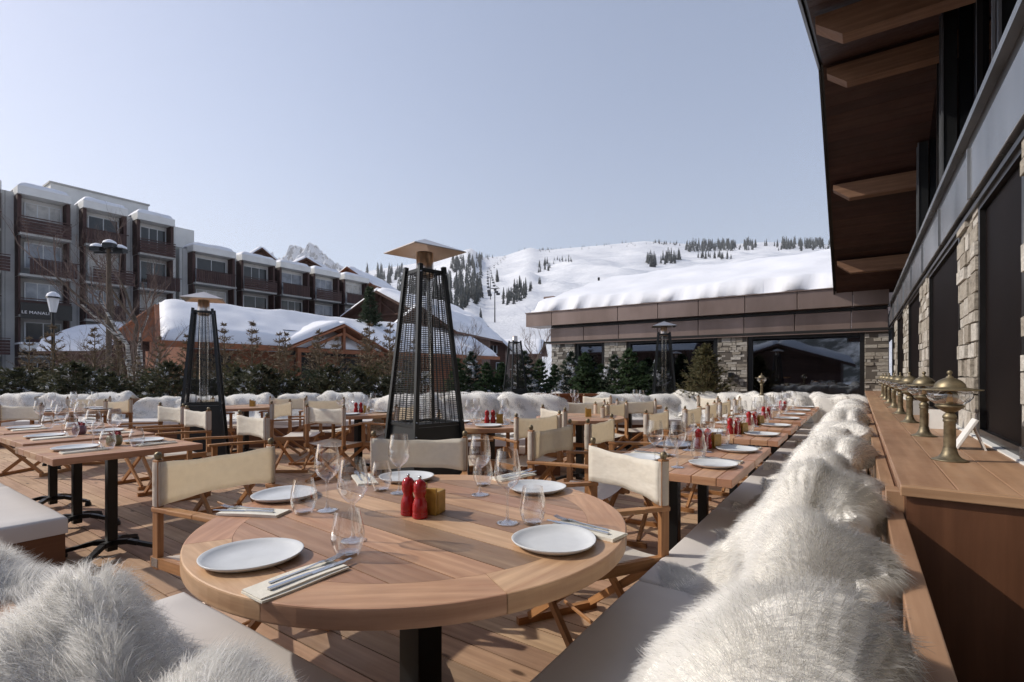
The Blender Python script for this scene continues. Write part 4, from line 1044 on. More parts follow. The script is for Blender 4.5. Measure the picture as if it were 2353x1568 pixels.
m.f += [(0, 1, 2, 3), (3, 2, 5, 4), (0, 3, 4), (1, 5, 2)]; m.uv += [(0, 0)] * 14; m.build('roof', 'bronze_sheet', t)
snow_sheet(rfn, 110, 30, .30, 'roof_snow', t, .02, .05, 3, .05); snow_sheet(lambda a, b: (vl + .12 + (3.2 - vl) * a, 18.16 + 5.5 * b, 4.78 - 1.72 * b), 30, 8, .28, 'roof_snow', t, .03, .08, 5)
c = MB().box((vl + .15, 13.9, 3.55), (.35, 1.2, .16)).build('roof_hatch', 'bronze_sheet', t)
MB().tube([(vl + .3, 16.6, 4.4), (vl + .3, 16.6, 4.72)], .04, 8).build('vent_pipe', 'black_iron', t)
wl = MB().box((vf(1680), UF - .05, 1.22), (.09, .12, .12)).build('wall_light', 'black_iron', t)
def emis(name, col, st):
    m, tt, b = nodes(name); b.inputs['Emission Color'].default_value = (*col, 1); b.inputs['Emission Strength'].default_value = st; b.inputs['Base Color'].default_value = (*col, 1)
emis('warm_bulb', (1.0, .42, .12), 5.0); emis('cool_strip', (.8, .9, 1.0), 1.3)
for v, u, z, lab in ((-1.55, 15.0, 1.15, 'glowing orange pendant left of two in the largest window'), (-.95, 15.6, 1.05, 'glowing orange pendant right of two in the largest window'), (-4.8, 14.4, 1.0, 'glowing orange pendant in the middle window')):
    p = empty('pendant_lamp', UV(u, v, z)); tag(p, lab, 'lamp', 'pendant lamps inside the restaurant'); MB().lathe([(.02, .10), (.05, .09), (.13, .01), (.14, 0)], 16).build('shade', 'brass', p, True)
    MB().lathe([(0, -.01), (.10, 0), (.12, .012), (0, .02)], 16).build('bulb', 'warm_bulb', p, True); MB().tube([(0, 0, .1), (0, 0, 2.12 - z)], .006, 5).build('cord', 'cable', p)

# ---- gable chalet: gable faces local -Y, ridge along Y
def chalet(loc, rz, W, D, ze, zr, label, wall='dark_chalet_wood', oh=.8, snow=.45, base=-2, wins=((-.22, .45), (.0, .45), (.22, .45)), balcony=True, name='chalet', snow_k=1, truss=True):
    t = empty(name, loc, rz); tag(t, label, 'chalet'); h = W / 2
    m = MB(); zt = ze + (zr - ze) * (1 - 0)
    m.v += [(-h, 0, base), (h, 0, base), (h, D, base), (-h, D, base), (-h, 0, ze), (h, 0, ze), (h, D, ze), (-h, D, ze), (0, 0, zr - .12), (0, D, zr - .12)]
    m.f += [(0, 1, 5, 8, 4), (2, 3, 7, 9, 6), (1, 2, 6, 5), (3, 0, 4, 7)]
    for f in m.f:
        for x in f: p = m.v[x]; m.uv.append((p[0] + p[1], p[2]))
    m.build('wall', wall, t)
    sl = (zr - ze) / h; hw = h + oh
    for s in (-1, 1):
        r_ = MB(); th = .16
        r_.v += [(0, -oh, zr), (s * hw, -oh, zr - sl * hw), (s * hw, D + oh, zr - sl * hw), (0, D + oh, zr)] + [(0, -oh, zr + th), (s * hw, -oh, zr - sl * hw + th), (s * hw, D + oh, zr - sl * hw + th), (0, D + oh, zr + th)]
        r_.f += [(0, 1, 2, 3), (7, 6, 5, 4), (0, 4, 5, 1), (1, 5, 6, 2), (2, 6, 7, 3)]; r_.uv += [(0, 0)] * 20
        ro = r_.build('roof', wall, t)
        snow_sheet(lambda a, b, s=s: (s * (.0 + (hw - .05) * b), -oh + .1 + (D + 2 * oh - .2) * a, zr + th - sl * (hw - .05) * b), 26, 14, snow, 'roof_snow', ro, .05, .10, 11 + s, .05)
        MB().bar((s * .02, -oh - .03, zr - .02), (s * hw, -oh - .03, zr - sl * hw - .02), .05, .26, up=(0, 1, 0)).build('verge_board', wall, t)
    for k, (fx, fz) in enumerate(wins):
        x = fx * W; z = ze * fz + (0 if ze > 0 else 0); w_ = W * .075; hh = w_ * 1.25
        f = MB().box((x, -.04, z), (w_ * 2 + .1, .06, hh * 2 + .1)).build('window', 'window_white', t); MB().box((x - w_ * .5, -.075, z), (w_ * .85, .01, hh * 1.8)).box((x + w_ * .5, -.075, z), (w_ * .85, .01, hh * 1.8)).build('pane', 'dark_frame', f)
    if balcony:
        zb = ze * .14; m = MB()
        for k in range(int(W / .22)): m.box((-h + .11 + k * .22, -.95, zb + .5), (.18, .03, .85))
        m.box((0, -.5, zb), (W, .95, .1)).box((0, -.95, zb + .97), (W, .07, .06)); m.build('balcony', wall, t)
    if truss:
        m = MB(); m.bar((-h * .75, -.3, ze + .12), (h * .75, -.3, ze + .12), .14, .16); m.bar((0, -.3, ze + .1), (0, -.3, zr - .3), .14, .14); m.bar((-h * .4, -.3, ze + .15), (0, -.3, zr - .9), .12, .12); m.bar((h * .4, -.3, ze + .15), (0, -.3, zr - .9), .12, .12)
        m.build('truss', wall, t)
    return t
def at(pxx, Y, z=0): return Vector(((pxx - CX) / F * Y, Y, z))
chalet(at(803, 64), R(-10), 5.6, 9, 12.8, 14.7, 'small honey-coloured timber gable above the snowy bays of the apartment row', 'chalet_wood', .7, .35, 0, ((0, .93),), False)
chalet(at(705, 70), R(20), 5.6, 10, 15.6, 17.2, 'dark timber gable under snow below the rocky peak', 'dark_chalet_wood', .9, .5, 0, (), False)
chalet(at(600, 74), R(35), 6.0, 12, 17.2, 19.6, 'dark timber gable with a post, rising behind the apartment row', 'dark_chalet_wood', .9, .5, 0, (), False)
chalet(at(880, 50), R(-28), 9.5, 10, 7.0, 9.3, 'brown chalet with layered snowy roofs left of the big heater', 'dark_chalet_wood', 1.0, .55, -2, ((-.3, .72), (.0, .72), (.3, .72), (-.3, .35), (.3, .35)))
chalet(at(975, 40), R(-16), 4.4, 10, 5.0, 6.5, 'brown chalet seen through the big heater\'s glass', 'dark_chalet_wood', 1.0, .5, -2, ((-.28, .65), (.05, .65), (.3, .65), (-.28, .25), (.3, .25)))
chalet(at(1108, 60), R(-3), 5.6, 9, 4.6, 7.0, 'reddish-brown chalet with small white windows between the two middle heaters', 'dark_chalet_wood', .8, .4, -2, ((-.1, .92), (.08, .92), (.24, .92), (.38, .45)))
chalet(at(300, 33), R(86), 4.4, 3.0, 2.8, 3.9, 'low outbuilding under a thick rounded snow roof beside the lamp post', 'dark_chalet_wood', .7, .6, -2, (), False, truss=False)
chalet(at(1240, 95), R(80), 8, 12, 5.2, 7.4, 'snow-covered lift station roof at the foot of the piste', 'dark_chalet_wood', .9, .5, -2, (), False, truss=False)

# ---- long timber lodge under the big snow roof (local x = v, y = u)
t = empty('timber_lodge', (0, 0, 0), -A); tag(t, 'long orange timber lodge under a thick smooth snow roof with a front gable', 'chalet')
m = MB(); k = 0
while k < 10: m.box((-24.7, 20.8, -1.9 + k * .45), (.2, 21.0, .445)); k += 1
m.build('wall', 'chalet_wood', t); m = MB()
for k in range(13):
    w_ = 4.6 * (1 - max(0, k - 9) / 4.6); m.box((-26.9, 10.2, -1.9 + k * .45), (w_, .2, .445))
m.build('gable_wall', 'chalet_wood', t)
def rl(a, b): return (-23.6 - 3.7 * b, 8.7 + 1.3 * b + (23.5 - 1.3 * b) * a, 2.62 + 1.98 * b)
def plane(fn, name, th, mat):
    m = MB(); P = [fn(0, 0), fn(1, 0), fn(1, 1), fn(0, 1)]; m.v += [(p[0], p[1], p[2] - th) for p in P] + [(p[0], p[1], p[2] - .004) for p in P]
    m.f += [(0, 1, 2, 3), (7, 6, 5, 4), (0, 4, 5, 1), (1, 5, 6, 2), (2, 6, 7, 3), (3, 7, 4, 0)]
    for f in m.f: m.uv += [(m.v[x][1], m.v[x][0]) for x in f]
    return m.build(name, mat, t)
r_ = plane(rl, 'roof', .2, 'chalet_wood'); snow_sheet(rl, 90, 24, .42, 'roof_snow', r_, .03, .10, 21, .07)
r_ = plane(lambda a, b: (-29.7 + 2.4 * b, 8.9 + 1.1 * b + (23.3 - 1.1 * b) * a, 3.1 + 1.5 * b), 'roof', .2, 'chalet_wood'); snow_sheet(lambda a, b: (-29.7 + 2.4 * b, 8.9 + 1.1 * b + (23.3 - 1.1 * b) * a, 3.1 + 1.5 * b), 40, 12, .42, 'roof_snow', r_, .03, .1, 22)
for y0, z0, y1, z1 in ((17.4, 4.02, 14.0, 2.58), (17.4, 4.02, 20.8, 2.58)):
    fn = lambda a, b, y0=y0, z0=z0, y1=y1, z1=z1: (-23.3 - 4.3 * a, y1 + (y0 - y1) * b, z1 + (z0 - z1) * b)
    r_ = plane(fn, 'gable_roof', .16, 'chalet_wood'); snow_sheet(fn, 14, 16, .30, 'roof_snow', r_, .08, .04, 30, .04)
    MB().bar((-23.26, y0, z0 - .12), (-23.26, y1, z1 - .12), .07, .30, up=(1, 0, 0)).build('verge_board', 'chalet_wood', t)
MB().box((-23.45, 11.2, 2.5), (.12, 5.2, .26)).build('eaves_board', 'chalet_wood', t); MB().box((-23.45, 26.4, 2.5), (.12, 11.4, .26)).build('eaves_board', 'chalet_wood', t)
MB().bar((-23.5, 8.66, 2.5), (-27.3, 9.96, 4.5), .06, .3, up=(0, 1, 0)).build('verge_board', 'chalet_wood', t); MB().bar((-29.8, 8.86, 3.0), (-27.34, 9.96, 4.5), .06, .3, up=(0, 1, 0)).build('verge_board', 'chalet_wood', t)
m = MB(); m.bar((-23.35, 14.6, 2.45), (-23.35, 20.2, 2.45), .16, .2); m.bar((-23.35, 17.4, 2.5), (-23.35, 17.4, 3.8), .16, .18); m.bar((-23.35, 15.2, 2.55), (-23.35, 17.3, 3.45), .13, .15); m.bar((-23.35, 19.6, 2.55), (-23.35, 17.5, 3.45), .13, .15)
for y in (14.7, 20.1): m.box((-23.35, y, .2), (.2, .2, 4.3))
m.build('truss', 'chalet_wood', t)
MB().box((-24.58, 17.4, 2.9), (.04, 5.6, 1.3)).build('gable_shade_sheet', 'dark_interior', t)  # near-black sheet paints in the shade of the gable recess
for y in (11.3, 13.0, 22.5, 25): f = MB().box((-24.56, y, .95), (.06, .8, .95)).build('window', 'window_white', t); MB().box((-24.52, y, .95), (.03, .66, .8)).build('pane', 'window_glass', f)
for y in (11.2, 16, 18.8, 23.8): f = MB().box((-24.56, y, 1.6), (.06, 1.5, 1.1)).build('opening', 'dark_interior', t)

# ---- apartment blocks (local x = v, y = u), facade towards +v
def block(name, label, u0, u1, z1, bays, storeys, V0=-50.0, first=0):
    t = empty(name, (0, 0, 0), -A); tag(t, label, 'building')
    m = MB(); m.box((V0 - 5, (u0 + u1) / 2, (z1 - 3) / 2), (10, u1 - u0, z1 + 3)); m.build('wall', 'render_grey', t)
    m = MB(); 
    for k in range(int((u1 - u0) / .5)): m.box((V0 + .012, u0 + .25 + k * .5, z1 / 2), (.03, .04, z1))
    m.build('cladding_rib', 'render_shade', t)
    for bi, (b0, b1) in enumerate(bays):
        MB().tube([(V0 + .1, b1 + .25, -1), (V0 + .1, b1 + .25, z1 - .3)], .05, 6).build('drainpipe', 'render_shade', t)
        if bi % 2: MB().lathe([(0, .0), (.30, 0), (.33, .03), (.30, .05), (0, .05)], 12, (V0 + .9, (b0 + b1) / 2 - .4, z1 - 2.35)).tube([(V0 + .9, (b0 + b1) / 2 - .4, z1 - 3.1), (V0 + .9, (b0 + b1) / 2 - .4, z1 - 2.35)], .04, 6).build('balcony_table', 'parapet_white', t)
        uc, w_ = (b0 + b1) / 2, b1 - b0
        MB().box((V0 + .55, uc, z1 - .02), (1.3, w_ + .15, .55)).build('parapet', 'parapet_white', t)
        snow_sheet(lambda a, b: (V0 + 1.2 - 2.6 * b, b0 - .05 + (w_ + .1) * a, z1 + .255), 14, 10, .42, 'roof_snow', t, .16, .22, bi, .04)
        for s in range(storeys):
            zt = z1 - .3 - s * 2.9; zb = zt - 2.9
            sh = (.7 if s % 2 else 0)
            for sg in (-1, 1): MB().box((V0 + .5, uc + sg * (w_ / 2 - .06), zt - 1.45), (1.0, .22 if s == 0 else .12, 2.86)).build('side_panel', 'balcony_wood', t)
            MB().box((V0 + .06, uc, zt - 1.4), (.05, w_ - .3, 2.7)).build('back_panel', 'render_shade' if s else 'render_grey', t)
            f = MB().box((V0 + .14, uc + .1, zt - 1.25), (.08, w_ * .74, 1.9)).build('window', 'window_white', t)
            pn = MB(); n_ = 3 if (bi + s) % 2 else 2
            for k in range(n_):
                ww = w_ * .70 / n_; pn.box((V0 + .19, uc + .1 - w_ * .35 + ww * (k + .5), zt - 1.25), (.02, ww - .07, 1.76))
            pn.build('pane', ('curtain_glass', 'window_glass_dark', 'curtain_glass', 'pale_curtain', 'window_glass_dark')[(bi * 3 + s * 2 + first) % 5], f)
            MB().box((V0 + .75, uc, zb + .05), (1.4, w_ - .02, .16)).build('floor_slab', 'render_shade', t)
            m = MB(); n_ = int((w_ - .1) / .19); yy = uc + (0 if s % 2 == 0 else .45)
            if (bi + s) % 2:
                for k in range(5): m.box((V0 + 1.48, yy, zb + .22 + k * .21), (.04, w_, .18))
            else:
                for k in range(n_): m.box((V0 + 1.48, yy - w_ / 2 + .14 + k * .19, zb + .68), (.04, .165, 1.08))
            m.box((V0 + 1.48, yy, zb + 1.27), (.09, w_ + .04, .06)); m.build('balcony', 'balcony_wood', t)
    return t
plain('window_glass_dark', (0.03, 0.032, 0.035), 0.08, 0, .2, 2); plain('curtain_glass', (0.24, 0.26, 0.30), 0.15, 0, .45, 1.2); plain('pale_curtain', (0.45, 0.44, 0.42), 0.3, 0, .3, 2.5)
bk = block('apartment_building', 'tall grey apartment block with brown balconies at the far left, three snowy bays on top', 2.0, 19.6, 14.35, [(5.6, 8.3), (9.25, 12.05), (12.9, 15.6), (16.4, 19.0)], 5)
MB().box((-57, 15.5, 15.2), (6, 6.8, 3.2)).build('penthouse', 'render_grey', bk); MB().box((-57, 20.0, 14.6), (5, 6.0, 1.9)).build('penthouse', 'render_grey', bk)
MB().box((-57, 15.5, 16.86), (6.2, 7.0, .14)).build('penthouse_coping', 'render_shade', bk)
pw = MB().box((-53.97, 15.4, 15.3), (.06, 2.4, .8)).build('window', 'window_white', bk); MB().box((-53.92, 15.4, 15.3), (.03, 2.2, .66)).build('pane', 'curtain_glass', pw)
block('apartment_building', 'lower apartment row with five snow-capped bays above the timber lodge', 19.9, 40.3, 12.55, [(20.6, 24.2), (24.9, 28.2), (28.8, 32.1), (32.7, 35.9), (36.6, 40.0)], 4, first=1)
# lettering on the hotel balcony
sg = empty('hotel_sign', (0, 0, 0), -A); tag(sg, 'white LE MANALI lettering on a dark balcony of the grey apartment block', 'sign')
MB().box((-48.38, 10.65, 5.75), (.08, 2.8, 1.1)).build('board', 'dark_frame', sg)
fc = bpy.data.curves.new('letters', 'FONT'); fc.body = 'LE MANALI'; fc.size = .29; fc.extrude = .02; fc.align_x = 'CENTER'; fc.space_character = 1.06
fo = bpy.data.objects.new('tmp_letters', fc); S.collection.objects.link(fo); bpy.context.view_layer.update()
lm = bpy.data.meshes.new_from_object(fo); bpy.data.objects.remove(fo); lm.materials.clear(); lm.materials.append(MAT['sign_letters'])
lo = from_mesh('letters', lm, sg); lo.location = (-48.30, 10.02, 5.52); lo.rotation_euler = (R(90), 0, R(90))
aw = empty('shop_awning', (0, 0, 0), -A); tag(aw, 'pale pinkish shop canopy at street level of the grey apartment block', 'awning')
MB().box((-48.4, 10.8, 3.1), (1.4, 3.0, .5)).build('valance', 'parapet_white', aw); MB().box((-48.9, 10.8, 3.42), (1.8, 3.2, .12)).build('roof', 'snow', aw)
# street lamp, flood-light pole
t = empty('street_lamp', at(122, 14, -.3)); tag(t, 'old-fashioned street lamp with a snow-capped lantern at the far left', 'street lamp')
MB().tube([(0, 0, 0), (0, 0, .8), (0, 0, 3.25)], [.07, .05, .04], 10).build('pole', 'black_iron', t); MB().lathe([(.07, 3.27), (.13, 3.62), (.135, 3.66)], 8).build('lantern', 'window_white', t)
MB().lathe([(.17, 3.66), (.15, 3.70), (.06, 3.77), (0, 3.79)], 12).build('cap', 'black_iron', t); MB().lathe([(.16, 3.70), (.13, 3.78), (.05, 3.84), (0, 3.85)], 12).build('snow_cap', 'snow', t, True)
t = empty('floodlight_pole', at(250, 17, -.3)); tag(t, 'tall pole with a cluster of snow-topped floodlights before the apartment block', 'floodlight')
MB().tube([(0, 0, 0), (0, 0, 3), (0, 0, 6.1)], [.09, .08, .06], 10).build('pole', 'bark', t)
for k in range(4):
    a = k * 1.57 + .5; l = MB().box((.36 * math.cos(a), .2 * math.sin(a), 5.75 + .1 * (k % 2)), (.34, .24, .13)).build('floodlight', 'black_iron', t); MB().lathe([(.2, 0), (.17, .07), (.07, .12), (0, .13)], 10, (.36 * math.cos(a), .2 * math.sin(a), 5.83 + .1 * (k % 2))).build('snow_cap', 'snow', l, True)
MB().bar((-.5, 0, 5.66), (.5, 0, 5.66), .05).build('crossarm', 'black_iron', t)
# ================================================================== GROUND, MOUNTAIN
def terrain_mat(name, rock=0.0, forest=False):
    m, t, b = nodes(name); v = coords(t)
    n = noisef(t, v, .02 if rock else .35, 8, .65)
    c = ramp(t, n, [(.3, (.60, .62, .67)), (.6, (.76, .77, .80))])
    if rock:
        g = N(t, 'ShaderNodeNewGeometry'); sx = N(t, 'ShaderNodeSeparateXYZ'); t.links.new(g.outputs['Normal'], sx.inputs[0])
        n2 = noisef(t, v, .018 if rock > .5 else .05, 10, .72); nm_ = N(t, 'ShaderNodeMapRange'); nm_.inputs['From Min'].default_value = .35; nm_.inputs['From Max'].default_value = .65; t.links.new(n2, nm_.inputs['Value']); ad = N(t, 'ShaderNodeMath', operation='ADD'); t.links.new(sx.outputs[2], ad.inputs[0]); t.links.new(nm_.outputs[0], ad.inputs[1])
        c = mixc(t, ramp(t, ad.outputs[0], [(rock, (1, 1, 1)), (rock + .06, (0, 0, 0))]), c, (.13, .125, .14))
    if forest: c = mixc(t, ramp(t, noisef(t, v, .05, 8, .8), [(.40, (0, 0, 0)), (.50, (1, 1, 1))]), c, (.045, .055, .055))
    t.links.new(c, b.inputs['Base Color']); b.inputs['Roughness'].default_value = .85
    bump(t, b, noisef(t, v, .05 if rock else 3, 9, .75), .9, 4.0 if rock else .03)
terrain_mat('snow_ground'); terrain_mat('snow_slope', .0001); terrain_mat('rock_snow', 0.97); terrain_mat('forest_hill', 0, True)
nb = MAT['snow_slope']; 
def interp(tab, x):
    for (a, b), (c, d) in zip(tab[:-1], tab[1:]):
        if x <= c: return b + (d - b) * max(0, (x - a)) / (c - a)
    return tab[-1][1]
RIDGE = [(-400, 560), (0, 640), (300, 640), (600, 642), (760, 640), (850, 622), (950, 606), (1020, 590), (1060, 577), (1082, 570), (1112, 592), (1160, 588), (1200, 574), (1222, 568), (1240, 575), (1330, 568), (1400, 562), (1480, 554), (1560, 559), (1640, 566), (1700, 560), (1760, 556), (1850, 561), (1920, 562), (2100, 556), (2400, 560), (3000, 575)]
Y0, Y1 = 110.0, 1500.0
def ty(pxx, Y):
    """terrain height: gentle foot, steeper slope up to the ridge, then falling away"""
    zr = HC + Y1 * (HY - interp(RIDGE, pxx)) / F
    s = (Y - Y0) / (Y1 - Y0)
    tx = (pxx - CX) / F; r = fbm(tx * 9, Y * .006, 1.5) * .5 + fbm(tx * 3 + 4, Y * .002, 7) * .5
    if s <= 0: return -.4
    if s <= 1: z = -.4 + (zr + .4) * (.80 * s + .20 * s * s) + r * 26 * math.sin(math.pi * min(1, s)) * (.3 + s); return z
    return zr - (s - 1) * 500
m = MB(); nxx, nyy = 230, 110; xs = [-500 + 3500 * i / nxx for i in range(nxx + 1)]; ys = [Y0 + (Y1 * 1.12 - Y0) * (j / nyy) ** 1.15 for j in range(nyy + 1)]
for Y in ys:
    for x in xs: m.v.append(((x - CX) / F * Y, Y, ty(x, Y)))
for j in range(nyy):
    for i in range(nxx): k = j * (nxx + 1) + i; m.f.append((k, k + 1, k + nxx + 2, k + nxx + 1)); m.uv += [(0, 0)] * 4
o = m.build('mountain', 'snow_slope', smooth=True); o['kind'] = 'structure'
# rocky peak far behind
PK = [(560, 660), (640, 622), (660, 600), (672, 572), (688, 562), (700, 574), (712, 563), (722, 557), (736, 572), (752, 590), (775, 603), (800, 618), (815, 608), (826, 622), (860, 650), (940, 670)]
m = MB(); nxx, nyy = 150, 46; YP = 4200
for j in range(nyy + 1):
    Y = YP - 1500 + 1700 * j / nyy
    for i in range(nxx + 1):
        x = 540 + 420 * i / nxx; zr = HC + YP * (HY - interp(PK, x)) / F; d = abs(Y - YP) / 1500
        zr += 34 * fbm(x * .33, 1.7, 9, 4)
        z = zr - (zr - 300) * d ** .9 * 1.05 + fbm(x * .10, Y * .006, 3, 6) * 140 * (1 - .75 * (d < .02)) * min(1, d * 4 + .3)
        m.v.append(((x - CX) / F * YP, Y, z))
for j in range(nyy):
    for i in range(nxx): k = j * (nxx + 1) + i; m.f.append((k, k + 1, k + nxx + 2, k + nxx + 1)); m.uv += [(0, 0)] * 4
o = m.build('rocky_peak', 'rock_snow', smooth=True); o['kind'] = 'structure'
# snowy ground round the terrace (banked up behind the benches)
def gz(x, Y):
    u, v = x * SA + Y * CA, x * CA - Y * SA
    on_deck = (v > -17.3 and -3.2 < u < 12.6 and Y < 10.9) or (v > -8.4 and 12 < u < 24.5) or v > .4 and u > -3
    if on_deck: return -.35
    bank = .55 * math.exp(-((Y - 12.0) / 1.6) ** 2) if Y < 30 and u > -3 else 0
    return -.12 + bank + .10 * fbm(x * .35, Y * .35) + (.25 * fbm(x * .05, Y * .05, 3) if abs(x) + Y > 40 else 0)
m = MB(); gx = [-160 + 100 * i / 20 for i in range(20)] + [-60 + 90 * i / 150 for i in range(150)] + [30 + 130 * i / 20 for i in range(21)]
gy = [-60 + 55 * i / 15 for i in range(15)] + [-5 + 35 * i / 90 for i in range(90)] + [30 + 100 * i / 30 for i in range(31)]
for Y in gy:
    for x in gx: m.v.append((x, Y, gz(x, Y)))
nX = len(gx)
for j in range(len(gy) - 1):
    for i in range(nX - 1): k = j * nX + i; m.f.append((k, k + 1, k + nX + 1, k + nX)); m.uv += [(0, 0)] * 4
o = m.build('ground', 'snow_ground', smooth=True); o['kind'] = 'structure'
# wooded hill and lodge behind the viewer (seen in the restaurant windows)
m = MB()
for j in range(31):
    Y = -70 - 600 * j / 30
    for i in range(61): x = -500 + 1000 * i / 60; m.v.append((x, Y, -1 + 190 * (j / 30) ** .85 + 14 * fbm(x * .01, Y * .01)))
for j in range(30):
    for i in range(60): k = j * 61 + i; m.f.append((k, k + 61, k + 62, k + 1)); m.uv += [(0, 0)] * 4
o = m.build('wooded_hill', 'forest_hill', smooth=True); o['kind'] = 'structure'
chalet(UV(-24, -5.7), -A + math.pi, 9, 9, 2.2, 3.7, 'dark chalet with snowy roof mirrored in the largest restaurant window', 'dark_chalet_wood', 1.0, .6, -1, (), True)
chalet(UV(-30, -14), -A + math.pi * .5, 9, 14, 4.0, 6.6, 'snow-roofed chalet mirrored in the middle restaurant window', 'dark_chalet_wood', 1.0, .6, -1, (), True)

# ================================================================== TREES
def far_spruce(seed):
    g = random.Random(seed); m = MB(); L = 11
    for k in range(L):
        z = .04 + .93 * k / L; r = .19 * (1 - k / L) ** .85 + .015; n = 9 if k < 7 else 6
        for j in range(n):
            a = 2 * math.pi * (j + g.random() * .8) / n; q = r * g.uniform(.7, 1.2); wd = q * .55; c, s = math.cos(a), math.sin(a)
            m.quad_uv([(0, 0, z + .11), (c * q * .6 - s * wd * .5, s * q * .6 + c * wd * .5, z + .035), (c * q, s * q, z - .03), (c * q * .6 + s * wd * .5, s * q * .6 - c * wd * .5, z + .03)], [(0, 0)] * 4)
    t = empty('spruce'); m.build('crown', 'far_needles', t); MB().tube([(0, 0, 0), (0, 0, .96)], [.02, .004], 5).build('trunk', 'bark', t); return t
def hitY(pxx, py):
    want = (HY - py) / F; lo, hi = Y0, Y1 * .998
    best = None; n = 260
    for k in range(n):
        Y = Y0 + (Y1 - Y0) * k / n
        if (ty(pxx, Y) - HC) / Y >= want: return Y
    return Y1 * .99
gt = random.Random(21); nfar = 0
def far_tree(pxx, py, hpx, label, group):
    """py = base of the tree"""
    global nfar
    Y = hitY(pxx, py); h = hpx / F * Y; z = ty(pxx, Y)
    put('far%d' % (nfar % 3), lambda: far_spruce(nfar), ((pxx - CX) / F * Y, Y, z - h * .03), gt.uniform(0, 6), label, 'tree', group, (h * gt.uniform(.85, 1.15),) * 2 + (h,)); nfar += 1
def stand(n, poly, hp, label, group):
    """n trees spread in the quad (photo pixels) given by its four corners"""
    for k in range(n):
        a, b = gt.random(), gt.random()
        x = (poly[0][0] * (1 - a) + poly[1][0] * a) * (1 - b) + (poly[3][0] * (1 - a) + poly[2][0] * a) * b
        y = (poly[0][1] * (1 - a) + poly[1][1] * a) * (1 - b) + (poly[3][1] * (1 - a) + poly[2][1] * a) * b
        far_tree(x, y, gt.uniform(*hp), label, group)
stand(20, [(1060, 668), (1106, 660), (1108, 700), (1062, 712)], (26, 46), 'tall dark spruce in the stand just right of the big heater, below the pistes', 'spruces right of the big heater')
stand(16, [(1152, 690), (1206, 655), (1214, 676), (1158, 718)], (22, 36), 'dark spruce in the slanting stand right of the ski lift', 'spruces in the slanting stand')
stand(4, [(1138, 640), (1148, 640), (1148, 652), (1138, 652)], (18, 28), 'dark spruce in the small clump left of the upper piste', 'spruces in the small clump')
stand(3, [(1216, 664), (1228, 660), (1228, 671), (1218, 672)], (18, 26), 'dark spruce at the top end of the slanting stand', 'spruces above the slanting stand')
stand(3, [(1234, 650), (1244, 648), (1244, 657), (1236, 658)], (14, 20), 'dark spruce in the lone pair beside the piste', 'lone piste spruces')
stand(14, [(1229, 612), (1262, 604), (1266, 622), (1231, 630)], (13, 20), 'small spruce in the clump on the middle piste', 'spruces on the middle piste')
stand(12, [(1262, 596), (1312, 590), (1318, 604), (1270, 610)], (8, 13), 'tiny spruce scattered high on the open slope', 'tiny high spruces')
stand(24, [(1486, 598), (1562, 592), (1562, 606), (1488, 618)], (20, 30), 'spruce in the dark stand above the snowy restaurant roof', 'spruces above the restaurant roof')
stand(18, [(1603, 590), (1690, 592), (1690, 597), (1605, 599)], (12, 22), 'spruce in the thin row right of the dark stand', 'spruces in the thin row')
stand(20, [(1496, 556), (1566, 560), (1564, 566), (1500, 562)], (6, 10), 'small spruce on the skyline above the dark stand', 'skyline spruces')
stand(44, [(1572, 566), (1912, 562), (1912, 580), (1620, 575)], (8, 20), 'spruce in the long band along the ridge below the roof overhang', 'ridge band of spruces')
stand(26, [(850, 640), (930, 622), (930, 650), (860, 655)], (16, 26), 'spruce in the forest left of the big heater', 'forest left of the big heater')
stand(22, [(1030, 612), (1106, 600), (1108, 622), (1034, 630)], (14, 22), 'spruce in the forest under the rocky shoulder', 'forest under the shoulder')
stand(24, [(930, 660), (1060, 640), (1070, 716), (940, 720)], (26, 42), 'spruce in the frosted forest behind the big heater', 'frosted forest behind the heater')
stand(2, [(1094, 738), (1106, 738), (1106, 742), (1096, 742)], (26, 36), 'frosted spruce standing alone above the reddish chalet', 'lone frosted spruces')
# the rest of the woods, too many to count
def wood_mass(name, polys, label):
    g = random.Random(5); m = MB()
    for (x0, x1, y0, y1, n, h0, h1) in polys:
        for k in range(n):
            x = g.uniform(x0, x1)
            if fbm(x * .035, y0 * .1, 2) < -.12: continue
            y = g.uniform(y0, y1) - (x - x0) / (x1 - x0) * 8; Y = hitY(x, y); h = g.uniform(h0, h1) / F * Y; z = ty(x, Y); X = (x - CX) / F * Y
            for q in range(5):
                r = h * .17 * (1 - q / 5) + h * .02
                for j in range(4):
                    a = j * 1.57 + g.random() * 1.5; m.quad_uv([(X, Y, z + h * (.2 * q + .26)), (X + r * math.cos(a - .5), Y + r * math.sin(a - .5), z + h * .2 * q), (X + r * 1.1 * math.cos(a), Y + r * 1.1 * math.sin(a), z + h * (.2 * q - .04)), (X + r * math.cos(a + .5), Y + r * math.sin(a + .5), z + h * .2 * q)], [(0, 0)] * 4)
    o = m.build(name, 'far_needles'); tag(o, label, 'forest', None, 'stuff')
wood_mass('forest', [(840, 940, 624, 690, 330, 12, 24), (1025, 1108, 598, 626, 180, 10, 18), (930, 1066, 650, 725, 300, 18, 34), (1112, 1180, 586, 600, 14, 5, 9), (1330, 1470, 560, 575, 16, 4, 7), (1216, 1330, 572, 585, 26, 4, 8), (1060, 1110, 630, 660, 20, 14, 24), (1150, 1500, 560, 572, 14, 3, 6), (1064, 1106, 640, 700, 50, 20, 36), (1575, 1915, 564, 580, 620, 7, 19), (1155, 1208, 680, 700, 40, 16, 28), (1488, 1560, 596, 610, 50, 14, 22), (760, 850, 640, 660, 50, 12, 18)],
          'dark conifer woods on the mountainside behind the countable spruces')
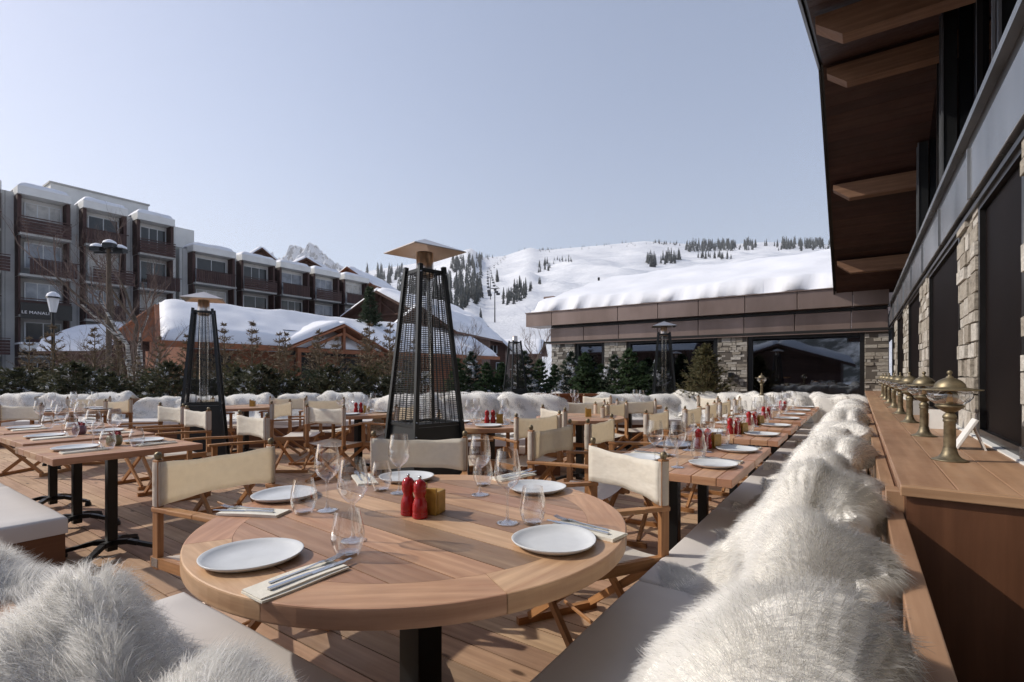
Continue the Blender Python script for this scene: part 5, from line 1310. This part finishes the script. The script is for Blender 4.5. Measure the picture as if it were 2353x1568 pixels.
# ski lift
def lift_pylon():
    t = empty('lift_pylon'); MB().tube([(0, 0, 0), (0, 0, 1)], [.02, .012], 8).build('mast', 'cable', t); MB().box((0, 0, 1.0), (.22, .03, .02)).build('crossarm', 'cable', t); return t
tops = []
for k, (x, y, h) in enumerate(((1137, 744, 78), (1127, 690, 50), (1124, 640, 24), (1160, 600, 12))):
    Y = hitY(x, y); hh = h / F * Y; p = Vector(((x - CX) / F * Y, Y, ty(x, Y)))
    put('pylon', lift_pylon, p, 0, f'{["nearest and tallest", "second", "third", "uppermost small"][k]} grey ski-lift pylon on the slope', 'ski lift pylon', 'ski-lift pylons', (hh, hh, hh)); tops.append(p + Vector((0, 0, hh)))
m = MB()
for a, b in zip(tops[:-1], tops[1:]):
    for s in (-1, 1): m.tube([a + Vector((s * 2.2, 0, 0)), (a + b) / 2 + Vector((s * 2.2, 0, -2.5)), b + Vector((s * 2.2, 0, 0))], .12, 5)
tag(m.build('lift_cable', 'cable'), 'thin cables of the ski lift running up the slope', 'cable')
def cabin():
    t = empty('lift_chair'); MB().box((0, 0, -3.4), (1.9, .9, 1.2)).build('seat', 'cable', t, bevel=.2); MB().bar((0, 0, 0), (0, 0, -2.8), .12).build('hanger', 'cable', t); return t
n_ = 0
for si, (a, b) in enumerate(zip(tops[:-1], tops[1:])):
    for q in range(5):
        for s in (-1, 1):
            f = (q + .5 + .2 * s) / 5; p = a.lerp(b, f) + Vector((s * 2.2, 0, -2.5 * (1 - abs(2 * f - 1))))
            put('cabin', cabin, p, 0, 'small dark lift chair hanging from the cable on the slope', 'lift chair', 'chairs of the ski lift')

# ---- nearer conifers and bare trees
def spray(m, a, b, g, n, wid, droop=.0):
    """needles along the twig a-b as small blades, each its own island"""
    a, b = Vector(a), Vector(b); d = (b - a); L = d.length
    if L < 1e-4: return
    d /= L; sx = d.cross(Vector((0, 0, 1))); sx = sx.normalized() if sx.length > .01 else Vector((1, 0, 0)); up = sx.cross(d)
    for k in range(n):
        f = (k + g.random()) / n; p = a + d * L * f; th = g.uniform(-2.4, 2.4); o = (sx * math.cos(th) + up * math.sin(th) * .7 + d * .9).normalized()
        ln = wid * g.uniform(.6, 1.2) * (1.1 - .5 * f); q = o.cross(d).normalized() * ln * .16
        m.quad_uv([p - q, p + o * ln * .6 - q * .6, p + o * ln, p + q], [(0, 0)] * 4)
def conifer(name, seed, h, r, mat, lev=14, per=7, nn=9, base=.12, bare=0.0, wid=.055, up=.25, trunk='bark_tan', topmat=None, tp=.9):
    g = random.Random(seed); t = empty(name); tr = MB(); tr.tube([(0, 0, -.3), (g.uniform(-.03, .03), 0, h * .5), (0, g.uniform(-.02, .02), h)], [h * .014 + .006, h * .009 + .003, .003], 7)
    m = MB(); mt = MB()
    for k in range(lev):
        f = k / (lev - 1); z = h * (base + (1 - base) * f * .97); rr_ = r * (1 - f) ** tp + r * .06
        for j in range(per if f < .8 else per - 2):
            a = 2 * math.pi * (j + g.random()) / per; l = rr_ * g.uniform(.65, 1.15); e = Vector((math.cos(a) * l, math.sin(a) * l, z + l * (up + .5 * f) + g.uniform(-.04, .04)))
            s = Vector((0, 0, z)); mid = s.lerp(e, .55) + Vector((0, 0, -.05 * l)); tr.tube([s, mid, e], [.006 + .004 * (1 - f), .004, .0015], 4, False)
            is_top = f > 1 - bare; mm = tr if is_top else m; q = nn if not is_top else max(1, nn // 4)
            spray(mm, mid.lerp(s, .6), e, g, q, wid)
            for w_ in range(4):
                b0 = s.lerp(e, .35 + .15 * w_); th = a + (1 if w_ % 2 else -1) * g.uniform(.5, 1.0); l2 = l * g.uniform(.25, .5) * (1 - .12 * w_)
                e2 = b0 + Vector((math.cos(th) * l2, math.sin(th) * l2, g.uniform(-.03, .10) * l * 2)); tr.tube([b0, e2], [.003, .001], 3, False); spray(mm, b0, e2, g, q, wid * .85)
    tr.build('trunk', trunk, t); m.build('crown', mat, t)
    if bare and mt.v: mt.build('bare_top', topmat or 'needles_brown', t)
    return t
hedge = [(-11.6, 10.5, 2.1), (-10.7, 10.2, 1.7), (-10.0, 10.9, 2.3), (-9.2, 10.3, 1.7), (-8.5, 10.8, 2.0), (-7.7, 10.3, 1.6), (-7.0, 10.8, 2.1), (-6.3, 10.3, 1.9), (-5.55, 10.7, 2.35), (-4.8, 10.3, 2.1), (-4.2, 10.9, 2.2), (-3.6, 10.3, 2.0), (-3.1, 10.9, 2.35), (-2.55, 10.5, 1.8), (-2.2, 11.2, 2.0)]
wh = ['at the far left corner', 'second from the left', 'third from the left', 'beneath the street lamp', 'fifth from the left', 'sixth from the left', 'before the low snow roof', 'left of the birch', 'just left of the left heater', 'just right of the left heater', 'second right of the left heater', 'before the lodge wall', 'tallest, below the lodge gable', 'second from the right end', 'at the right end near the big heater']
for k, (x, y, h) in enumerate(hedge):
    kd = k % 3
    put('yc%d' % kd, lambda: conifer('young_conifer', 40 + kd, 2.0, .62, ('needles_olive', 'needles_dark', 'needles_olive')[kd], 13, 8, 9, .03, .45, .085, .45, 'bark_tan', 'needles_brown'), (x, y, .0), k * 1.3,
        f'young half-bare conifer in the back hedge, {wh[k]}', 'tree', 'half-bare conifers of the hedge', h / 2.0)
for k, (x, h) in enumerate([(-11.1, 1.9), (-9.6, 2.1), (-8.1, 1.9), (-6.6, 2.2), (-5.2, 2.0), (-4.5, 1.9), (-3.35, 2.1), (-2.8, 2.2)]):
    put('yc%d' % (k % 3), None, (x, 11.5, .1), k * 2.7, f'bare-topped conifer in the rear hedge row, {k + 1} of 8 from the left', 'tree', 'half-bare conifers of the hedge', h / 1.9)
for k in range(17):
    x = -12.4 + k * .62; kd = k % 2
    put('bush%d' % kd, lambda: conifer('conifer_bush', 60 + kd, 1.28, .74, 'needles_hedge', 11, 10, 12, .0, 0, .095, .25, 'bark', None, .6), (x, 9.95 + (k % 3) * .12, .02), k * 2.1, f'low snow-flecked conifer bush in the back hedge, {k + 1} of 17 from the left', 'bush', 'low conifer bushes of the hedge', 1.0 + .12 * math.sin(k * 2.3))
sp = [(1050, 12.7), (1082, 13.1), (1118, 12.6), (1152, 13.2), (1205, 12.8), (1240, 13.3), (1275, 12.9), (1312, 12.0), (1345, 11.6), (1380, 11.5), (1412, 11.3), (1445, 11.1), (1478, 10.9), (1512, 10.8)]
sw_ = ['beside the big heater', 'second from the left', 'third from the left', 'left of the furthest heater', 'right of the furthest heater', 'two right of the furthest heater', 'at the left stone pier', 'before the narrow window', 'right of the narrow window', 'left of the second stone pier', 'before the second stone pier', 'right of the second stone pier', 'left of the shrouded heater', 'closest to the shrouded heater']
for k, (x, Y) in enumerate(sp):
    kd = k % 3; p = at(x, Y); h = (1.62 + .18 * math.sin(k * 1.9))
    put('sp%d' % kd, lambda: conifer('green_spruce', 80 + kd, 1.6, .62, 'needles_snowy' if kd == 1 else 'needles_green', 15, 11, 14, .0, 0, .09, .0, 'bark', None, .8), (p.x, p.y, .0), k, f'green spruce before the restaurant wing, {sw_[k]}', 'tree', 'green spruces before the restaurant', h / 1.6)
pp = empty('potted_conifer', at(1620, 9.2)); tag(pp, 'bushy olive conifer in a dark round pot beside the large stone pier', 'potted plant')
MB().lathe([(.20, 0), (.27, .02), (.32, .5), (.33, .62), (.30, .62), (.28, .55), (0, .54)], 24).build('pot', 'black_iron', pp, True)
cf = conifer('tmp', 91, 1.20, .50, 'needles_olive', 13, 12, 10, .0, 0, .085, .75, 'bark_tan', None, .8)
for ch in [c for c in bpy.data.objects if c.parent == cf]:
    ch.parent = pp; ch.location = (0, 0, .55)
bpy.data.objects.remove(cf)
put('dark_con', lambda: conifer('tall_conifer', 95, 7.6, 1.7, 'needles_dark', 22, 10, 12, .05, 0, .30, .25, 'bark'), at(850, 33, -.6), 0, 'tall olive-green conifer between the apartment row and the brown chalets', 'tree')
MAT_B = None
def bare_tree(name, seed, h, spread, mat_tr, mat_tw, stems=1, lv=5):
    g = random.Random(seed); t = empty(name); m = MB(); tw = MB()
    def grow(p, d, L, r, l):
        pts = [p]; q = p
        for k in range(3):
            d = (d + Vector((g.uniform(-.18, .18), g.uniform(-.18, .18), g.uniform(-.02, .12)))).normalized(); q = q + d * L / 3; pts.append(q)
        (m if l < 2 else tw).tube(pts, [r, r * .85, r * .7, r * .55], 7 if l < 2 else 3, False)
        if l >= lv: return
        for c in range(3 if l < 3 else 3):
            f = g.choice(pts[1:]); a = g.uniform(0, 6.28); s = spread * g.uniform(.5, 1.0)
            grow(f, (d + Vector((math.cos(a) * s, math.sin(a) * s, g.uniform(-.1, .4)))).normalized(), L * g.uniform(.5, .72), r * .5, l + 1)
    for k in range(stems): grow(Vector((k * .15 - .1, 0, -.3)), Vector((g.uniform(-.12, .12), 0, 1)), h * .48, h * .014 + .012, 0)
    m.build('trunk', mat_tr, t); tw.build('crown', mat_tw, t); return t
def birch_mat():
    m, t, b = nodes('birch_bark'); v = coords(t, 'Object', (1, 1, 9)); c = ramp(t, noisef(t, v, 3, 4), [(.48, (.50, .48, .44)), (.56, (.05, .04, .035))]); t.links.new(c, b.inputs['Base Color']); b.inputs['Roughness'].default_value = .8
birch_mat()
o = bare_tree('birch_tree', 3, 5.0, .85, 'birch_bark', 'twig', 2, 6); o.location = at(322, 14); tag(o, 'bare birch with speckled white trunk before the timber lodge gable', 'tree')
o = bare_tree('bare_tree', 8, 7.6, .95, 'bark', 'twig', 2, 6); o.location = at(292, 21); tag(o, 'bare brown tree behind the birch, in front of the apartment block', 'tree')
o = bare_tree('bare_tree', 12, 2.8, .9, 'bark', 'twig', 2, 5); o.location = at(215, 15); tag(o, 'small dark bare shrub before the low snow roof', 'tree')
o = bare_tree('bare_tree', 15, 3.4, .8, 'bark', 'twig', 2, 6); o.location = at(1075, 17); tag(o, 'thin bare tree between the big heater and the reddish chalet', 'tree')
o = bare_tree('bare_tree', 16, 4.4, .9, 'bark', 'twig', 2, 6); o.location = at(1240, 26); tag(o, 'brown bare tree at the left corner of the restaurant wing', 'tree')
for k, (x, y) in enumerate([(1060, 850), (1120, 852), (1145, 846), (880, 885), (170, 878)]):
    pass

# ---- mountain air
hm = bpy.data.materials.new('haze'); hm.use_nodes = True; ht = hm.node_tree; ht.nodes.clear(); ho = ht.nodes.new('ShaderNodeOutputMaterial'); hv = ht.nodes.new('ShaderNodeVolumePrincipled')
hv.inputs['Color'].default_value = (.86, .89, .95, 1); hv.inputs['Density'].default_value = .00012; hv.inputs['Anisotropy'].default_value = .2; ht.links.new(hv.outputs[0], ho.inputs['Volume']); MAT['haze'] = hm
hz = MB().box((500, 2000, 700), (9000, 5700, 1408)).build('haze', 'haze'); tag(hz, 'thin pale mountain air over the valley', 'haze', None, 'stuff')
